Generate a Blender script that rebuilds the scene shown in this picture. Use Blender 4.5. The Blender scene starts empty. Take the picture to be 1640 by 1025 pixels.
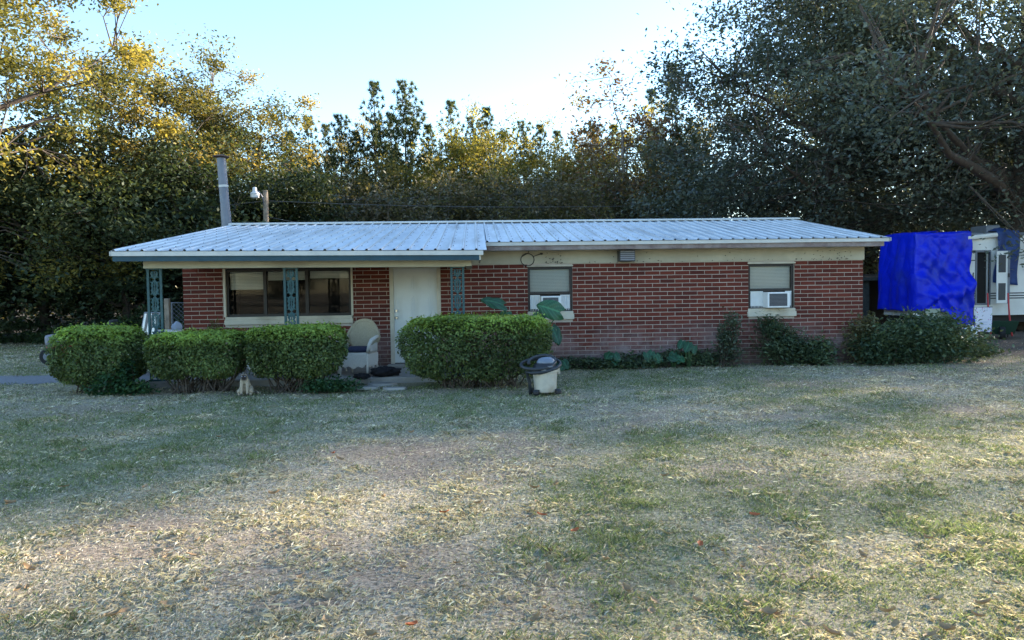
import bpy, math, random
import numpy as np
from mathutils import Vector, Matrix

# ------------------------------------------------------------------ camera, sky, sun, exposure
scn = bpy.context.scene
FPX = 1200.0; YAW = math.atan(58/1200); PIT = math.atan(50.5/1200); ROL = 0.0145
CF = np.array([math.sin(YAW)*math.cos(PIT), math.cos(YAW)*math.cos(PIT), -math.sin(PIT)])
R0 = np.array([math.cos(YAW), -math.sin(YAW), 0.0]); U0 = np.cross(R0, CF)
CR = R0*math.cos(ROL) - U0*math.sin(ROL); CU = U0*math.cos(ROL) + R0*math.sin(ROL)
CAM = np.array([0, 0, 1.6])
cd = bpy.data.cameras.new('camera'); cam = bpy.data.objects.new('camera', cd); scn.collection.objects.link(cam)
cd.sensor_width = 36; cd.lens = FPX/1640*36; cd.clip_end = 2000; cd.clip_start = 0.05
cam.matrix_world = Matrix(((CR[0], CU[0], -CF[0], CAM[0]), (CR[1], CU[1], -CF[1], CAM[1]), (CR[2], CU[2], -CF[2], CAM[2]), (0, 0, 0, 1)))
scn.camera = cam
SUN_AZ, SUN_EL = math.radians(63), math.radians(16)
world = bpy.data.worlds.new('World'); scn.world = world; world.use_nodes = True
wn = world.node_tree.nodes; wl = world.node_tree.links; wn.clear()
sky = wn.new('ShaderNodeTexSky'); sky.sky_type = 'NISHITA'; sky.sun_disc = False
sky.sun_elevation = SUN_EL; sky.sun_rotation = SUN_AZ; sky.air_density = 1.15; sky.dust_density = 0.25; sky.ozone_density = 3.2
bg = wn.new('ShaderNodeBackground'); bg.inputs['Strength'].default_value = 0.077
wo = wn.new('ShaderNodeOutputWorld'); wl.new(sky.outputs[0], bg.inputs[0]); wl.new(bg.outputs[0], wo.inputs[0])
sd = bpy.data.lights.new('sun', 'SUN'); sd.energy = 4.0; sd.angle = math.radians(0.9); sd.color = (1.0, 0.87, 0.74)
sun = bpy.data.objects.new('sun', sd); scn.collection.objects.link(sun)
sdir = Vector((math.sin(SUN_AZ)*math.cos(SUN_EL), math.cos(SUN_AZ)*math.cos(SUN_EL), math.sin(SUN_EL)))
sun.rotation_euler = sdir.to_track_quat('Z', 'Y').to_euler()
vs = scn.view_settings; vs.view_transform = 'Standard'; vs.look = 'None'; vs.exposure = 2.85; vs.gamma = 1.0; vs.use_curve_mapping = False
scn.cycles.max_bounces = 6; scn.cycles.transparent_max_bounces = 8; scn.cycles.sample_clamp_indirect = 6

def P(px, py, Y=None, Z=None):
    d = CF + CR*(px-820)/FPX + CU*(512.5-py)/FPX
    t = (Y-CAM[1])/d[1] if Y is not None else (Z-CAM[2])/d[2]
    return CAM + d*t
def GP(px, py): return P(px, py, Z=0.0)
PI = math.pi
rng = np.random.default_rng(7); random.seed(7)
COL = scn.collection

# ------------------------------------------------------------------ materials
MAT = {}
def nodes(m):
    m.use_nodes = True; t = m.node_tree
    return t.nodes, t.links, t.nodes['Principled BSDF']
def mat(name, col, rough=0.7, metal=0.0, spec=0.4, var=0.0, scale=8.0, bump=0.0, bscale=60.0, col2=None, dirt=None, coords='Object'):
    m = bpy.data.materials.new(name); n, l, b = nodes(m); MAT[name] = m
    b.inputs['Base Color'].default_value = (*col, 1); b.inputs['Roughness'].default_value = rough
    b.inputs['Metallic'].default_value = metal; b.inputs['Specular IOR Level'].default_value = spec
    tc = n.new('ShaderNodeTexCoord')
    if var > 0 or col2:
        nz = n.new('ShaderNodeTexNoise'); nz.inputs['Scale'].default_value = scale; nz.inputs['Detail'].default_value = 6; nz.inputs['Roughness'].default_value = 0.65
        l.new(tc.outputs[coords], nz.inputs['Vector'])
        rp = n.new('ShaderNodeValToRGB'); rp.color_ramp.elements[0].position = 0.32; rp.color_ramp.elements[1].position = 0.68
        c2 = col2 or tuple(min(1, c*(1+var)) for c in col); c1 = col if col2 else tuple(c*(1-var) for c in col)
        rp.color_ramp.elements[0].color = (*c1, 1); rp.color_ramp.elements[1].color = (*c2, 1)
        l.new(nz.outputs['Fac'], rp.inputs['Fac']); out = rp.outputs['Color']
        if dirt:
            nd = n.new('ShaderNodeTexNoise'); nd.inputs['Scale'].default_value = scale*0.35; nd.inputs['Detail'].default_value = 8
            l.new(tc.outputs[coords], nd.inputs['Vector'])
            r2 = n.new('ShaderNodeValToRGB'); r2.color_ramp.elements[0].position = 0.52; r2.color_ramp.elements[1].position = 0.72
            l.new(nd.outputs['Fac'], r2.inputs['Fac'])
            mx = n.new('ShaderNodeMix'); mx.data_type = 'RGBA'; l.new(r2.outputs['Color'], mx.inputs['Factor'])
            l.new(out, mx.inputs['A']); mx.inputs['B'].default_value = (*dirt, 1); out = mx.outputs['Result']
        l.new(out, b.inputs['Base Color'])
    if bump > 0:
        nb = n.new('ShaderNodeTexNoise'); nb.inputs['Scale'].default_value = bscale; nb.inputs['Detail'].default_value = 4
        l.new(tc.outputs[coords], nb.inputs['Vector'])
        bp = n.new('ShaderNodeBump'); bp.inputs['Strength'].default_value = bump; bp.inputs['Distance'].default_value = 0.02
        l.new(nb.outputs['Fac'], bp.inputs['Height']); l.new(bp.outputs['Normal'], b.inputs['Normal'])
    return m

def leafmat(name, trans=0.35, rough=0.5, spec=0.35, tint=(1.25, 1.15, 0.55)):
    m = bpy.data.materials.new(name); n, l, b = nodes(m); MAT[name] = m
    at = n.new('ShaderNodeAttribute'); at.attribute_name = 'col'
    oi = n.new('ShaderNodeObjectInfo')
    hs = n.new('ShaderNodeHueSaturation'); mp = n.new('ShaderNodeMapRange'); mp.inputs['To Min'].default_value = 0.85; mp.inputs['To Max'].default_value = 1.15
    l.new(oi.outputs['Random'], mp.inputs['Value']); l.new(mp.outputs['Result'], hs.inputs['Value']); l.new(at.outputs['Color'], hs.inputs['Color'])
    l.new(hs.outputs['Color'], b.inputs['Base Color'])
    b.inputs['Roughness'].default_value = rough; b.inputs['Specular IOR Level'].default_value = spec
    tr = n.new('ShaderNodeBsdfTranslucent'); mu = n.new('ShaderNodeMix'); mu.data_type = 'RGBA'; mu.blend_type = 'MULTIPLY'; mu.inputs['Factor'].default_value = 1
    l.new(hs.outputs['Color'], mu.inputs['A']); mu.inputs['B'].default_value = (*tint, 1); l.new(mu.outputs['Result'], tr.inputs['Color'])
    ms = n.new('ShaderNodeMixShader'); ms.inputs[0].default_value = trans
    l.new(b.outputs[0], ms.inputs[1]); l.new(tr.outputs[0], ms.inputs[2]); l.new(ms.outputs[0], n['Material Output'].inputs['Surface'])
    return m

def brickmat(name, base, dark, mortar=False):
    m = bpy.data.materials.new(name); n, l, b = nodes(m); MAT[name] = m
    g = n.new('ShaderNodeNewGeometry'); sx = n.new('ShaderNodeSeparateXYZ'); l.new(g.outputs['Position'], sx.inputs[0])
    def math_(op, a, bb=None):
        q = n.new('ShaderNodeMath'); q.operation = op
        for i, v in enumerate((a, bb)):
            if v is None: continue
            if isinstance(v, (int, float)): q.inputs[i].default_value = v
            else: l.new(v, q.inputs[i])
        return q.outputs[0]
    row = math_('FLOOR', math_('DIVIDE', sx.outputs['Z'], BH))
    odd = math_('MULTIPLY', math_('MODULO', row, 2.0), 0.5)
    cx = math_('FLOOR', math_('SUBTRACT', math_('DIVIDE', math_('ADD', sx.outputs['X'], 5.72), BL), odd))
    cb = n.new('ShaderNodeCombineXYZ'); l.new(cx, cb.inputs[0]); l.new(row, cb.inputs[1])
    wnz = n.new('ShaderNodeTexWhiteNoise'); l.new(cb.outputs[0], wnz.inputs['Vector'])
    fine = n.new('ShaderNodeTexNoise'); fine.inputs['Scale'].default_value = 35; fine.inputs['Detail'].default_value = 6; l.new(g.outputs['Position'], fine.inputs['Vector'])
    mix = n.new('ShaderNodeMix'); mix.data_type = 'RGBA'
    mix.inputs['A'].default_value = (*dark, 1); mix.inputs['B'].default_value = (*base, 1)
    fac = math_('ADD', math_('MULTIPLY', wnz.outputs['Value'], 0.6), math_('MULTIPLY', fine.outputs['Fac'], 0.4))
    l.new(fac, mix.inputs['Factor'])
    # lime bloom and splash dirt low on the wall, shaped by noise
    big = n.new('ShaderNodeTexNoise'); big.inputs['Scale'].default_value = 1.6; big.inputs['Detail'].default_value = 9; big.inputs['Roughness'].default_value = 0.7; l.new(g.outputs['Position'], big.inputs['Vector'])
    mr = n.new('ShaderNodeMapRange'); mr.inputs['From Min'].default_value = 0.95; mr.inputs['From Max'].default_value = 0.35; mr.inputs['To Min'].default_value = 0; mr.inputs['To Max'].default_value = 1
    l.new(sx.outputs['Z'], mr.inputs['Value'])
    r1 = n.new('ShaderNodeMapRange'); r1.inputs['From Min'].default_value = 0.40; r1.inputs['From Max'].default_value = 0.66; l.new(big.outputs['Fac'], r1.inputs['Value'])
    bloom = math_('MULTIPLY', math_('MULTIPLY', mr.outputs['Result'], r1.outputs['Result']), 0.85)
    m2 = n.new('ShaderNodeMix'); m2.data_type = 'RGBA'; l.new(bloom, m2.inputs['Factor']); l.new(mix.outputs['Result'], m2.inputs['A']); m2.inputs['B'].default_value = (0.34, 0.26, 0.25, 1)
    md = n.new('ShaderNodeMapRange'); md.inputs['From Min'].default_value = 0.42; md.inputs['From Max'].default_value = 0.05; l.new(sx.outputs['Z'], md.inputs['Value'])
    m3 = n.new('ShaderNodeMix'); m3.data_type = 'RGBA'; l.new(math_('MULTIPLY', md.outputs['Result'], 0.6), m3.inputs['Factor']); l.new(m2.outputs['Result'], m3.inputs['A']); m3.inputs['B'].default_value = (0.10, 0.085, 0.075, 1)
    l.new(m3.outputs['Result'], b.inputs['Base Color'])
    b.inputs['Roughness'].default_value = 0.9; b.inputs['Specular IOR Level'].default_value = 0.2
    bp = n.new('ShaderNodeBump'); bp.inputs['Strength'].default_value = 0.35; bp.inputs['Distance'].default_value = 0.01; l.new(fine.outputs['Fac'], bp.inputs['Height']); l.new(bp.outputs['Normal'], b.inputs['Normal'])
    return m
BL, BH = 0.305, 0.0834
brickmat('brick', (0.185, 0.044, 0.028), (0.068, 0.020, 0.017))
brickmat('mortar', (0.56, 0.48, 0.41), (0.42, 0.36, 0.30))
mat('beige_paint', (0.48, 0.44, 0.33), 0.6, var=0.10, scale=3, dirt=(0.35, 0.31, 0.23))
mat('trim_paint', (0.55, 0.50, 0.40), 0.6, var=0.10, scale=5, dirt=(0.36, 0.31, 0.23))
mat('white_paint', (0.72, 0.70, 0.64), 0.5, var=0.05, scale=4)
mat('drip_metal', (0.55, 0.54, 0.50), 0.45, var=0.10, scale=3)
mat('weathered_wood', (0.16, 0.11, 0.10), 0.85, col2=(0.30, 0.25, 0.23), scale=5, bump=0.4, bscale=30)
mat('teal_paint', (0.008, 0.05, 0.075), 0.5, var=0.2, scale=6)
mat('teal_iron', (0.03, 0.085, 0.09), 0.5, var=0.25, scale=12)
mat('deck_dark', (0.05, 0.04, 0.035), 0.9)
mat('door_paint', (0.66, 0.68, 0.66), 0.45, var=0.04, scale=3)
mat('bronze_frame', (0.025, 0.022, 0.02), 0.45)
mat('grey_frame', (0.30, 0.31, 0.30), 0.4, metal=0.3)
mat('blind', (0.74, 0.75, 0.70), 0.7)
mat('chrome', (0.6, 0.58, 0.52), 0.25, metal=1)
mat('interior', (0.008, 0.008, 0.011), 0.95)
mat('ac_white', (0.72, 0.73, 0.72), 0.45, var=0.05, scale=8)
mat('ac_dark', (0.05, 0.055, 0.06), 0.5)
mat('concrete', (0.30, 0.29, 0.27), 0.9, var=0.2, scale=3, bump=0.3, bscale=80)
mat('gravel', (0.20, 0.20, 0.21), 0.95, var=0.3, scale=25, bump=0.8, bscale=120)
mat('galvanised', (0.17, 0.185, 0.215), 0.55, metal=0.3, var=0.12, scale=5)
mat('rust', (0.12, 0.07, 0.05), 0.8, var=0.3, scale=20)
mat('pole_wood', (0.26, 0.21, 0.16), 0.9, var=0.3, scale=8, bump=0.4)
mat('grey_board', (0.07, 0.08, 0.08), 0.9, var=0.3, scale=8)
mat('wire', (0.10, 0.10, 0.10), 0.6)
mat('lamp_white', (0.6, 0.6, 0.6), 0.3)
mat('bark', (0.085, 0.066, 0.052), 0.95, var=0.35, scale=9, bump=0.7, bscale=18)
mat('pale_bark', (0.22, 0.19, 0.16), 0.95, var=0.3, scale=9, bump=0.5, bscale=18)
mat('wicker', (0.46, 0.38, 0.25), 0.7, var=0.12, scale=40, bump=0.9, bscale=130)
mat('wicker_white', (0.74, 0.70, 0.62), 0.7, var=0.10, scale=40, bump=0.9, bscale=130)
mat('navy_cloth', (0.03, 0.035, 0.07), 0.9, var=0.3, scale=20)
mat('black_cloth', (0.014, 0.014, 0.017), 0.9, var=0.3, scale=15)
mat('black_plastic', (0.02, 0.021, 0.024), 0.45)
mat('hose_plastic', (0.028, 0.032, 0.036), 0.5)
mat('tub_plastic', (0.52, 0.47, 0.38), 0.5, var=0.12, scale=6, dirt=(0.27, 0.20, 0.13))
mat('smoke_plastic', (0.16, 0.19, 0.24), 0.25)
mat('stone', (0.33, 0.30, 0.24), 0.9, var=0.25, scale=9, bump=0.5, bscale=30)
mat('tarp_blue', (0.002, 0.018, 0.62), 0.42, spec=0.3, var=0.10, scale=3, bump=0.35, bscale=9, dirt=(0.02, 0.04, 0.40))
mat('tarp_old', (0.02, 0.05, 0.17), 0.6, var=0.3, scale=4, bump=0.3, bscale=10)
mat('camper_skin', (0.74, 0.73, 0.69), 0.4, var=0.06, scale=2, dirt=(0.55, 0.52, 0.46))
mat('camper_stripe', (0.05, 0.05, 0.06), 0.5)
mat('camper_dark', (0.02, 0.018, 0.016), 0.8)
mat('tyre', (0.02, 0.02, 0.02), 0.85)
mat('red_paint', (0.42, 0.03, 0.025), 0.4)
mat('mower_grey', (0.22, 0.22, 0.25), 0.4)
mat('barrow_green', (0.02, 0.05, 0.03), 0.5)
mat('cloth_khaki', (0.30, 0.33, 0.25), 0.9)
mat('bag_white', (0.6, 0.66, 0.62), 0.5)
mat('pale_blue', (0.42, 0.48, 0.60), 0.6)
mat('dry_leaf', (0.22, 0.13, 0.06), 0.8, col2=(0.38, 0.27, 0.15), scale=10)
mat('red_leaf', (0.36, 0.10, 0.03), 0.7, var=0.2, scale=20)
mat('straw_stick', (0.20, 0.16, 0.11), 0.9)
leafmat('leaf', 0.35); leafmat('gold_leaf', 0.5, 0.55, 0.25, (1.35, 1.15, 0.5)); leafmat('needle', 0.2, 0.6, 0.2); leafmat('grass', 0.35, 0.6, 0.2, (1.2, 1.15, 0.7)); leafmat('big_leaf', 0.25, 0.4, 0.4)
leafmat('oak_leaf', 0.30, 0.38, 0.6)
# thin window glass: clear at normal view, mirror-like at grazing
m = bpy.data.materials.new('glass'); MAT['glass'] = m; m.use_nodes = True; n = m.node_tree.nodes; l = m.node_tree.links; n.clear()
o_ = n.new('ShaderNodeOutputMaterial'); t_ = n.new('ShaderNodeBsdfTransparent'); t_.inputs[0].default_value = (0.84, 0.87, 0.87, 1)
g_ = n.new('ShaderNodeBsdfGlossy'); g_.inputs['Roughness'].default_value = 0.03; fr = n.new('ShaderNodeFresnel'); fr.inputs[0].default_value = 1.33
x_ = n.new('ShaderNodeMixShader'); l.new(fr.outputs[0], x_.inputs[0]); l.new(t_.outputs[0], x_.inputs[1]); l.new(g_.outputs[0], x_.inputs[2]); l.new(x_.outputs[0], o_.inputs[0])
# painted steel roof sheet
m = mat('roof_metal', (0.56, 0.58, 0.60), 0.38, metal=0.25, spec=0.5, var=0.14, scale=2.6, dirt=(0.36, 0.36, 0.36))
mp_ = m.node_tree.nodes.new('ShaderNodeMapping'); mp_.inputs['Scale'].default_value = (3.5, .5, .5); tc_ = [q for q in m.node_tree.nodes if q.type == 'TEX_COORD'][0]; m.node_tree.links.new(tc_.outputs['Object'], mp_.inputs['Vector'])
for q in [q for q in m.node_tree.nodes if q.type == 'TEX_NOISE']: m.node_tree.links.new(mp_.outputs[0], q.inputs['Vector'])
m = MAT['tarp_blue']; n = m.node_tree.nodes; l = m.node_tree.links; vo_ = n.new('ShaderNodeTexVoronoi'); vo_.feature = 'DISTANCE_TO_EDGE'; vo_.inputs['Scale'].default_value = 2.6
tc_ = [q for q in n if q.type == 'TEX_COORD'][0]; nz_ = n.new('ShaderNodeTexNoise'); nz_.inputs['Scale'].default_value = 2.0; mxv = n.new('ShaderNodeMix'); mxv.data_type = 'VECTOR'; mxv.inputs['Factor'].default_value = .25
l.new(tc_.outputs['Object'], nz_.inputs['Vector']); l.new(tc_.outputs['Object'], mxv.inputs['A']); l.new(nz_.outputs['Color'], mxv.inputs['B']); l.new(mxv.outputs['Result'], vo_.inputs['Vector'])
b2_ = n.new('ShaderNodeBump'); b2_.inputs['Strength'].default_value = .55; b2_.inputs['Distance'].default_value = .12; l.new(vo_.outputs['Distance'], b2_.inputs['Height']); ob = [q for q in n if q.type == 'BUMP' and q != b2_][0]; l.new(ob.outputs[0], b2_.inputs['Normal']); l.new(b2_.outputs[0], n['Principled BSDF'].inputs['Normal'])
# floral garden flag: pale cloth with small coloured flower spots towards the rim and faint script lines
m = bpy.data.materials.new('flag_print'); MAT['flag_print'] = m; n, l, b = nodes(m)
tc = n.new('ShaderNodeTexCoord'); vo = n.new('ShaderNodeTexVoronoi'); vo.inputs['Scale'].default_value = 11; l.new(tc.outputs['Generated'], vo.inputs['Vector'])
sv = n.new('ShaderNodeSeparateXYZ'); l.new(tc.outputs['Generated'], sv.inputs[0])
def mth(op, a, c=None):
    q = n.new('ShaderNodeMath'); q.operation = op
    for i, v in enumerate((a, c)):
        if v is None: continue
        if isinstance(v, (int, float)): q.inputs[i].default_value = v
        else: l.new(v, q.inputs[i])
    return q.outputs[0]
rim = mth('GREATER_THAN', mth('MAXIMUM', mth('ABSOLUTE', mth('SUBTRACT', sv.outputs[0], 0.5)), mth('ABSOLUTE', mth('SUBTRACT', sv.outputs[2], 0.5))), 0.30)
spot = mth('MULTIPLY', mth('LESS_THAN', vo.outputs['Distance'], 0.36), rim)
hs = n.new('ShaderNodeHueSaturation'); hs.inputs['Saturation'].default_value = 0.8; hs.inputs['Value'].default_value = 0.6; l.new(vo.outputs['Color'], hs.inputs['Color'])
mx = n.new('ShaderNodeMix'); mx.data_type = 'RGBA'; l.new(spot, mx.inputs['Factor']); mx.inputs['A'].default_value = (0.66, 0.64, 0.70, 1); l.new(hs.outputs[0], mx.inputs['B']); l.new(mx.outputs['Result'], b.inputs['Base Color'])
b.inputs['Roughness'].default_value = 0.9

# ------------------------------------------------------------------ mesh helpers
def nobj(name, data=None, parent=None):
    o = bpy.data.objects.new(name, data); COL.objects.link(o); o.parent = parent
    return o
def tag(o, label, cat, group=None):
    o['label'] = label; o['category'] = cat
    if group: o['group'] = group
    return o
def thing(name, label, cat, loc=(0, 0, 0), rz=0.0, group=None):
    o = nobj(name); o.location = loc; o.rotation_euler = (0, 0, rz); o.empty_display_size = 0.1
    return tag(o, label, cat, group)
def copy_tree(o, parent=None):
    c = o.copy(); COL.objects.link(c); c.parent = parent
    for ch in list(o.children): copy_tree(ch, c)
    return c
class MB:
    def __init__(s): s.v = []; s.f = []
    def add(s, vs, fs):
        k = len(s.v); s.v += [tuple(map(float, p)) for p in vs]; s.f += [tuple(i+k for i in f) for f in fs]; return s
    def box(s, a, b, rot=None, piv=None):
        x0, y0, z0 = a; x1, y1, z1 = b
        vs = [(x0,y0,z0),(x1,y0,z0),(x1,y1,z0),(x0,y1,z0),(x0,y0,z1),(x1,y0,z1),(x1,y1,z1),(x0,y1,z1)]
        if rot is not None:
            c = Vector(piv) if piv is not None else Vector(((x0+x1)/2, (y0+y1)/2, (z0+z1)/2))
            vs = [tuple(rot @ (Vector(p)-c) + c) for p in vs]
        return s.add(vs, [(3,2,1,0),(4,5,6,7),(0,1,5,4),(1,2,6,5),(2,3,7,6),(3,0,4,7)])
    def tube(s, pts, rad, seg=8, caps=True):
        pts = [Vector(p) for p in pts]; n = len(pts)
        rad = [rad]*n if isinstance(rad, (int, float)) else list(rad)
        vs = []; ref = None
        for i, p in enumerate(pts):
            t = (pts[min(i+1, n-1)] - pts[max(i-1, 0)]).normalized()
            if ref is None: ref = Vector((1, 0, 0)) if abs(t.x) < 0.8 else Vector((0, 1, 0))
            a = (ref - t*ref.dot(t)).normalized(); ref = a; bb = t.cross(a)
            for k in range(seg):
                q = 2*PI*k/seg; vs.append(p + (a*math.cos(q) + bb*math.sin(q))*rad[i])
        fs = [(i*seg+k, i*seg+(k+1) % seg, (i+1)*seg+(k+1) % seg, (i+1)*seg+k) for i in range(n-1) for k in range(seg)]
        if caps: fs += [tuple(range(seg-1, -1, -1)), tuple(range((n-1)*seg, n*seg))]
        return s.add(vs, fs)
    def lathe(s, prof, seg=20, c=(0, 0, 0), sx=1, sy=1):
        vs = [(c[0]+r*math.cos(2*PI*k/seg)*sx, c[1]+r*math.sin(2*PI*k/seg)*sy, c[2]+z) for r, z in prof for k in range(seg)]
        n = len(prof)
        fs = [(i*seg+k, i*seg+(k+1) % seg, (i+1)*seg+(k+1) % seg, (i+1)*seg+k) for i in range(n-1) for k in range(seg)]
        fs += [tuple(range(seg-1, -1, -1)), tuple(range((n-1)*seg, n*seg))]
        return s.add(vs, fs)
    def grid(s, fn, nu, nv):
        vs = [fn(i/nu, j/nv) for j in range(nv+1) for i in range(nu+1)]
        return s.add(vs, [(j*(nu+1)+i, j*(nu+1)+i+1, (j+1)*(nu+1)+i+1, (j+1)*(nu+1)+i) for j in range(nv) for i in range(nu)])
    def prism(s, poly, y0, y1):            # polygon in xz, extruded along y
        n = len(poly); vs = [(x, y0, z) for x, z in poly] + [(x, y1, z) for x, z in poly]
        return s.add(vs, [tuple(range(n)), tuple(range(2*n-1, n-1, -1))] + [(i, i+n, (i+1) % n+n, (i+1) % n) for i in range(n)])
    def mesh(s, name, m):
        me = bpy.data.meshes.new(name); me.from_pydata(s.v, [], s.f); me.materials.append(MAT[m] if isinstance(m, str) else m); return me
    def build(s, name, m, parent=None, smooth=False, bevel=0.0, thick=0.0, sub=0):
        me = s.mesh(name, m); o = nobj(name, me, parent)
        if smooth: me.shade_smooth()
        if thick:
            q = o.modifiers.new('t', 'SOLIDIFY'); q.thickness = thick; q.offset = 0
        if bevel:
            q = o.modifiers.new('b', 'BEVEL'); q.width = bevel; q.segments = 2; q.limit_method = 'ANGLE'
        if sub:
            q = o.modifiers.new('s', 'SUBSURF'); q.levels = sub; q.render_levels = sub
        return o
def npmesh(name, V, k, m, cols=None, F=None):
    """V (n,3); faces are consecutive groups of k vertices unless F is given; cols per vertex."""
    me = bpy.data.meshes.new(name); nv = len(V)
    idx = np.arange(nv, dtype=np.int32) if F is None else np.asarray(F, np.int32).ravel()
    nf = len(idx)//k
    me.vertices.add(nv); me.vertices.foreach_set('co', np.ascontiguousarray(V, np.float32).ravel())
    me.loops.add(nf*k); me.loops.foreach_set('vertex_index', idx)
    me.polygons.add(nf); me.polygons.foreach_set('loop_start', np.arange(0, nf*k, k, dtype=np.int32))
    if cols is not None:
        a = me.attributes.new('col', 'FLOAT_COLOR', 'POINT'); c4 = np.ones((nv, 4), np.float32); c4[:, :3] = cols; a.data.foreach_set('color', c4.ravel())
    me.materials.append(MAT[m]); me.update(calc_edges=True); me.validate()
    return me
def unit(a): return a/np.maximum(np.linalg.norm(a, axis=1, keepdims=True), 1e-9)
def leafquads(C, size, cols, r, aspect=0.5, upbias=0.5, normal=None, nb=0.0):
    """rhombic leaves: centre C, half length size, random facing."""
    n = len(C); nrm = r.normal(size=(n, 3)); nrm = unit(nrm); nrm[:, 2] = np.abs(nrm[:, 2]) + upbias
    if normal is not None: nrm = nrm + normal*nb
    nrm = unit(nrm); t = unit(np.cross(nrm, r.normal(size=(n, 3)))); b = np.cross(nrm, t)
    s = np.broadcast_to(np.asarray(size), (n,))[:, None] * r.uniform(0.65, 1.3, (n, 1))
    V = np.stack([C - t*s, C + b*s*aspect - t*s*0.1 + nrm*s*0.12, C + t*s, C - b*s*aspect - t*s*0.1 + nrm*s*0.12], 1).reshape(-1, 3)
    return V, np.repeat(cols, 4, 0)
def colmix(n, pal, r, clump=None, jit=0.18):
    pal = np.array(pal); k = r.random(n) if clump is None else np.clip(clump + r.normal(0, 0.18, n), 0, 0.999)
    x = k*(len(pal)-1); i = np.clip(x.astype(int), 0, len(pal)-2); f = (x-i)[:, None]
    return np.clip((pal[i]*(1-f) + pal[i+1]*f) * r.uniform(1-jit, 1+jit, (n, 1)), 0.004, 1)
def npnoise(x, y, seed=0, oct_=4, s=1.0):
    r = np.random.default_rng(seed); out = np.zeros_like(x); a = 1.0; tot = 0
    for o in range(oct_):
        for _ in range(4):
            ang = r.uniform(0, 2*PI); ph = r.uniform(0, 2*PI); fr = s*(2.1**o)*r.uniform(0.7, 1.3)
            out += a*np.sin((x*math.cos(ang) + y*math.sin(ang))*fr + ph + 1.3*np.sin((x*math.sin(ang*1.7)-y*math.cos(ang*1.7))*fr*0.6+ph*2)); tot += a*0.7
        a *= 0.6
    return out/tot*2

# ------------------------------------------------------------------ ground, lawn
BLOBS = []   # (px, py, half width px, half height px, greenness)
for b_ in [(150,745,260,55,.95),(260,690,420,22,.7),(560,650,330,20,.75),(90,690,160,28,.8),(1070,705,105,24,1.0),(1250,705,160,22,.55),(1150,790,170,32,.85),(930,770,110,22,.6),(980,790,140,30,.6),
           (1350,800,170,35,.7),(1450,690,210,30,.55),(1010,610,330,18,.6),(1300,640,220,20,.5),(1250,930,260,55,.5),(1480,960,200,60,.5),(1000,880,190,50,.45),(90,930,170,60,.25),(700,955,90,35,.35),(1570,870,140,60,.45),
           (470,800,260,60,-1.0),(700,735,260,40,-.8),(210,695,130,12,-1.0),(330,880,320,60,-.7),(560,860,220,40,-.8),(1040,662,170,13,-.9),(700,690,220,22,-.6),(1500,610,190,18,-1.0),(1600,640,120,25,-.8),(900,820,140,22,-.7),(520,960,260,45,-.8),
           (850,960,120,35,-.5),(1230,870,220,22,-.5),(60,600,120,8,.4),(1450,880,110,40,-.6),(60,640,120,14,-.3)]:
    c = GP(b_[0], b_[1]); e1 = GP(b_[0]+b_[2], b_[1]); e2 = GP(b_[0], b_[1]-b_[3])
    BLOBS.append((c[0], c[1], abs(e1[0]-c[0]), abs(e2[1]-c[1]), b_[4]))
def greenness(x, y):
    g = np.full_like(x, 0.12) + 0.42*npnoise(x, y, 3, 4, 1.1) + 0.22*npnoise(x, y, 5, 3, 5.0)
    for cx, cy, rx, ry, w in BLOBS:
        d = np.sqrt(((x-cx)/rx)**2 + ((y-cy)/ry)**2) + 0.25*npnoise(x, y, 11, 3, 2.0)
        g += 0.85*w*np.clip(1.35-d, 0, 1)
    return np.clip(g*0.5+0.42, 0, 1)
def baldness(x, y):
    b = 0.5 + 0.5*npnoise(x, y, 21, 4, 1.7)
    for px, py, rx, ry in ((280,838,60,10),(560,722,80,8),(640,925,80,14),(480,965,90,14),(1230,915,110,14),(860,715,60,8),(1560,585,130,14)):
        c = GP(px, py); e1 = GP(px+rx, py); e2 = GP(px, py-ry)
        b += 0.9*np.clip(1.3-np.sqrt(((x-c[0])/(e1[0]-c[0]))**2 + ((y-c[1])/(e2[1]-c[1]))**2), 0, 1)
    b += 1.2*np.clip(1-np.abs(x-14)/6, 0, 1)*np.clip(1-np.abs(y-18.5)/5, 0, 1)
    return np.clip(b, 0, 1.2)
# material of the soil: litter, thatch and bare sandy patches
m = bpy.data.materials.new('soil'); MAT['soil'] = m; n, l, b = nodes(m)
at = n.new('ShaderNodeAttribute'); at.attribute_name = 'col'; g = n.new('ShaderNodeNewGeometry')
n1 = n.new('ShaderNodeTexNoise'); n1.inputs['Scale'].default_value = 36; n1.inputs['Detail'].default_value = 8; n1.inputs['Roughness'].default_value = 0.75; l.new(g.outputs['Position'], n1.inputs['Vector'])
rp = n.new('ShaderNodeMapRange'); rp.inputs['From Min'].default_value = 0.36; rp.inputs['From Max'].default_value = 0.66; rp.inputs['To Min'].default_value = 0.22; rp.inputs['To Max'].default_value = 1.5; l.new(n1.outputs['Fac'], rp.inputs['Value'])
vm = n.new('ShaderNodeVectorMath'); vm.operation = 'SCALE'; l.new(at.outputs['Color'], vm.inputs[0]); l.new(rp.outputs['Result'], vm.inputs['Scale']); l.new(vm.outputs[0], b.inputs['Base Color'])
b.inputs['Roughness'].default_value = 0.95; b.inputs['Specular IOR Level'].default_value = 0.1
bp = n.new('ShaderNodeBump'); bp.inputs['Strength'].default_value = 0.7; bp.inputs['Distance'].default_value = 0.03; l.new(n1.outputs['Fac'], bp.inputs['Height']); l.new(bp.outputs['Normal'], b.inputs['Normal'])
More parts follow.
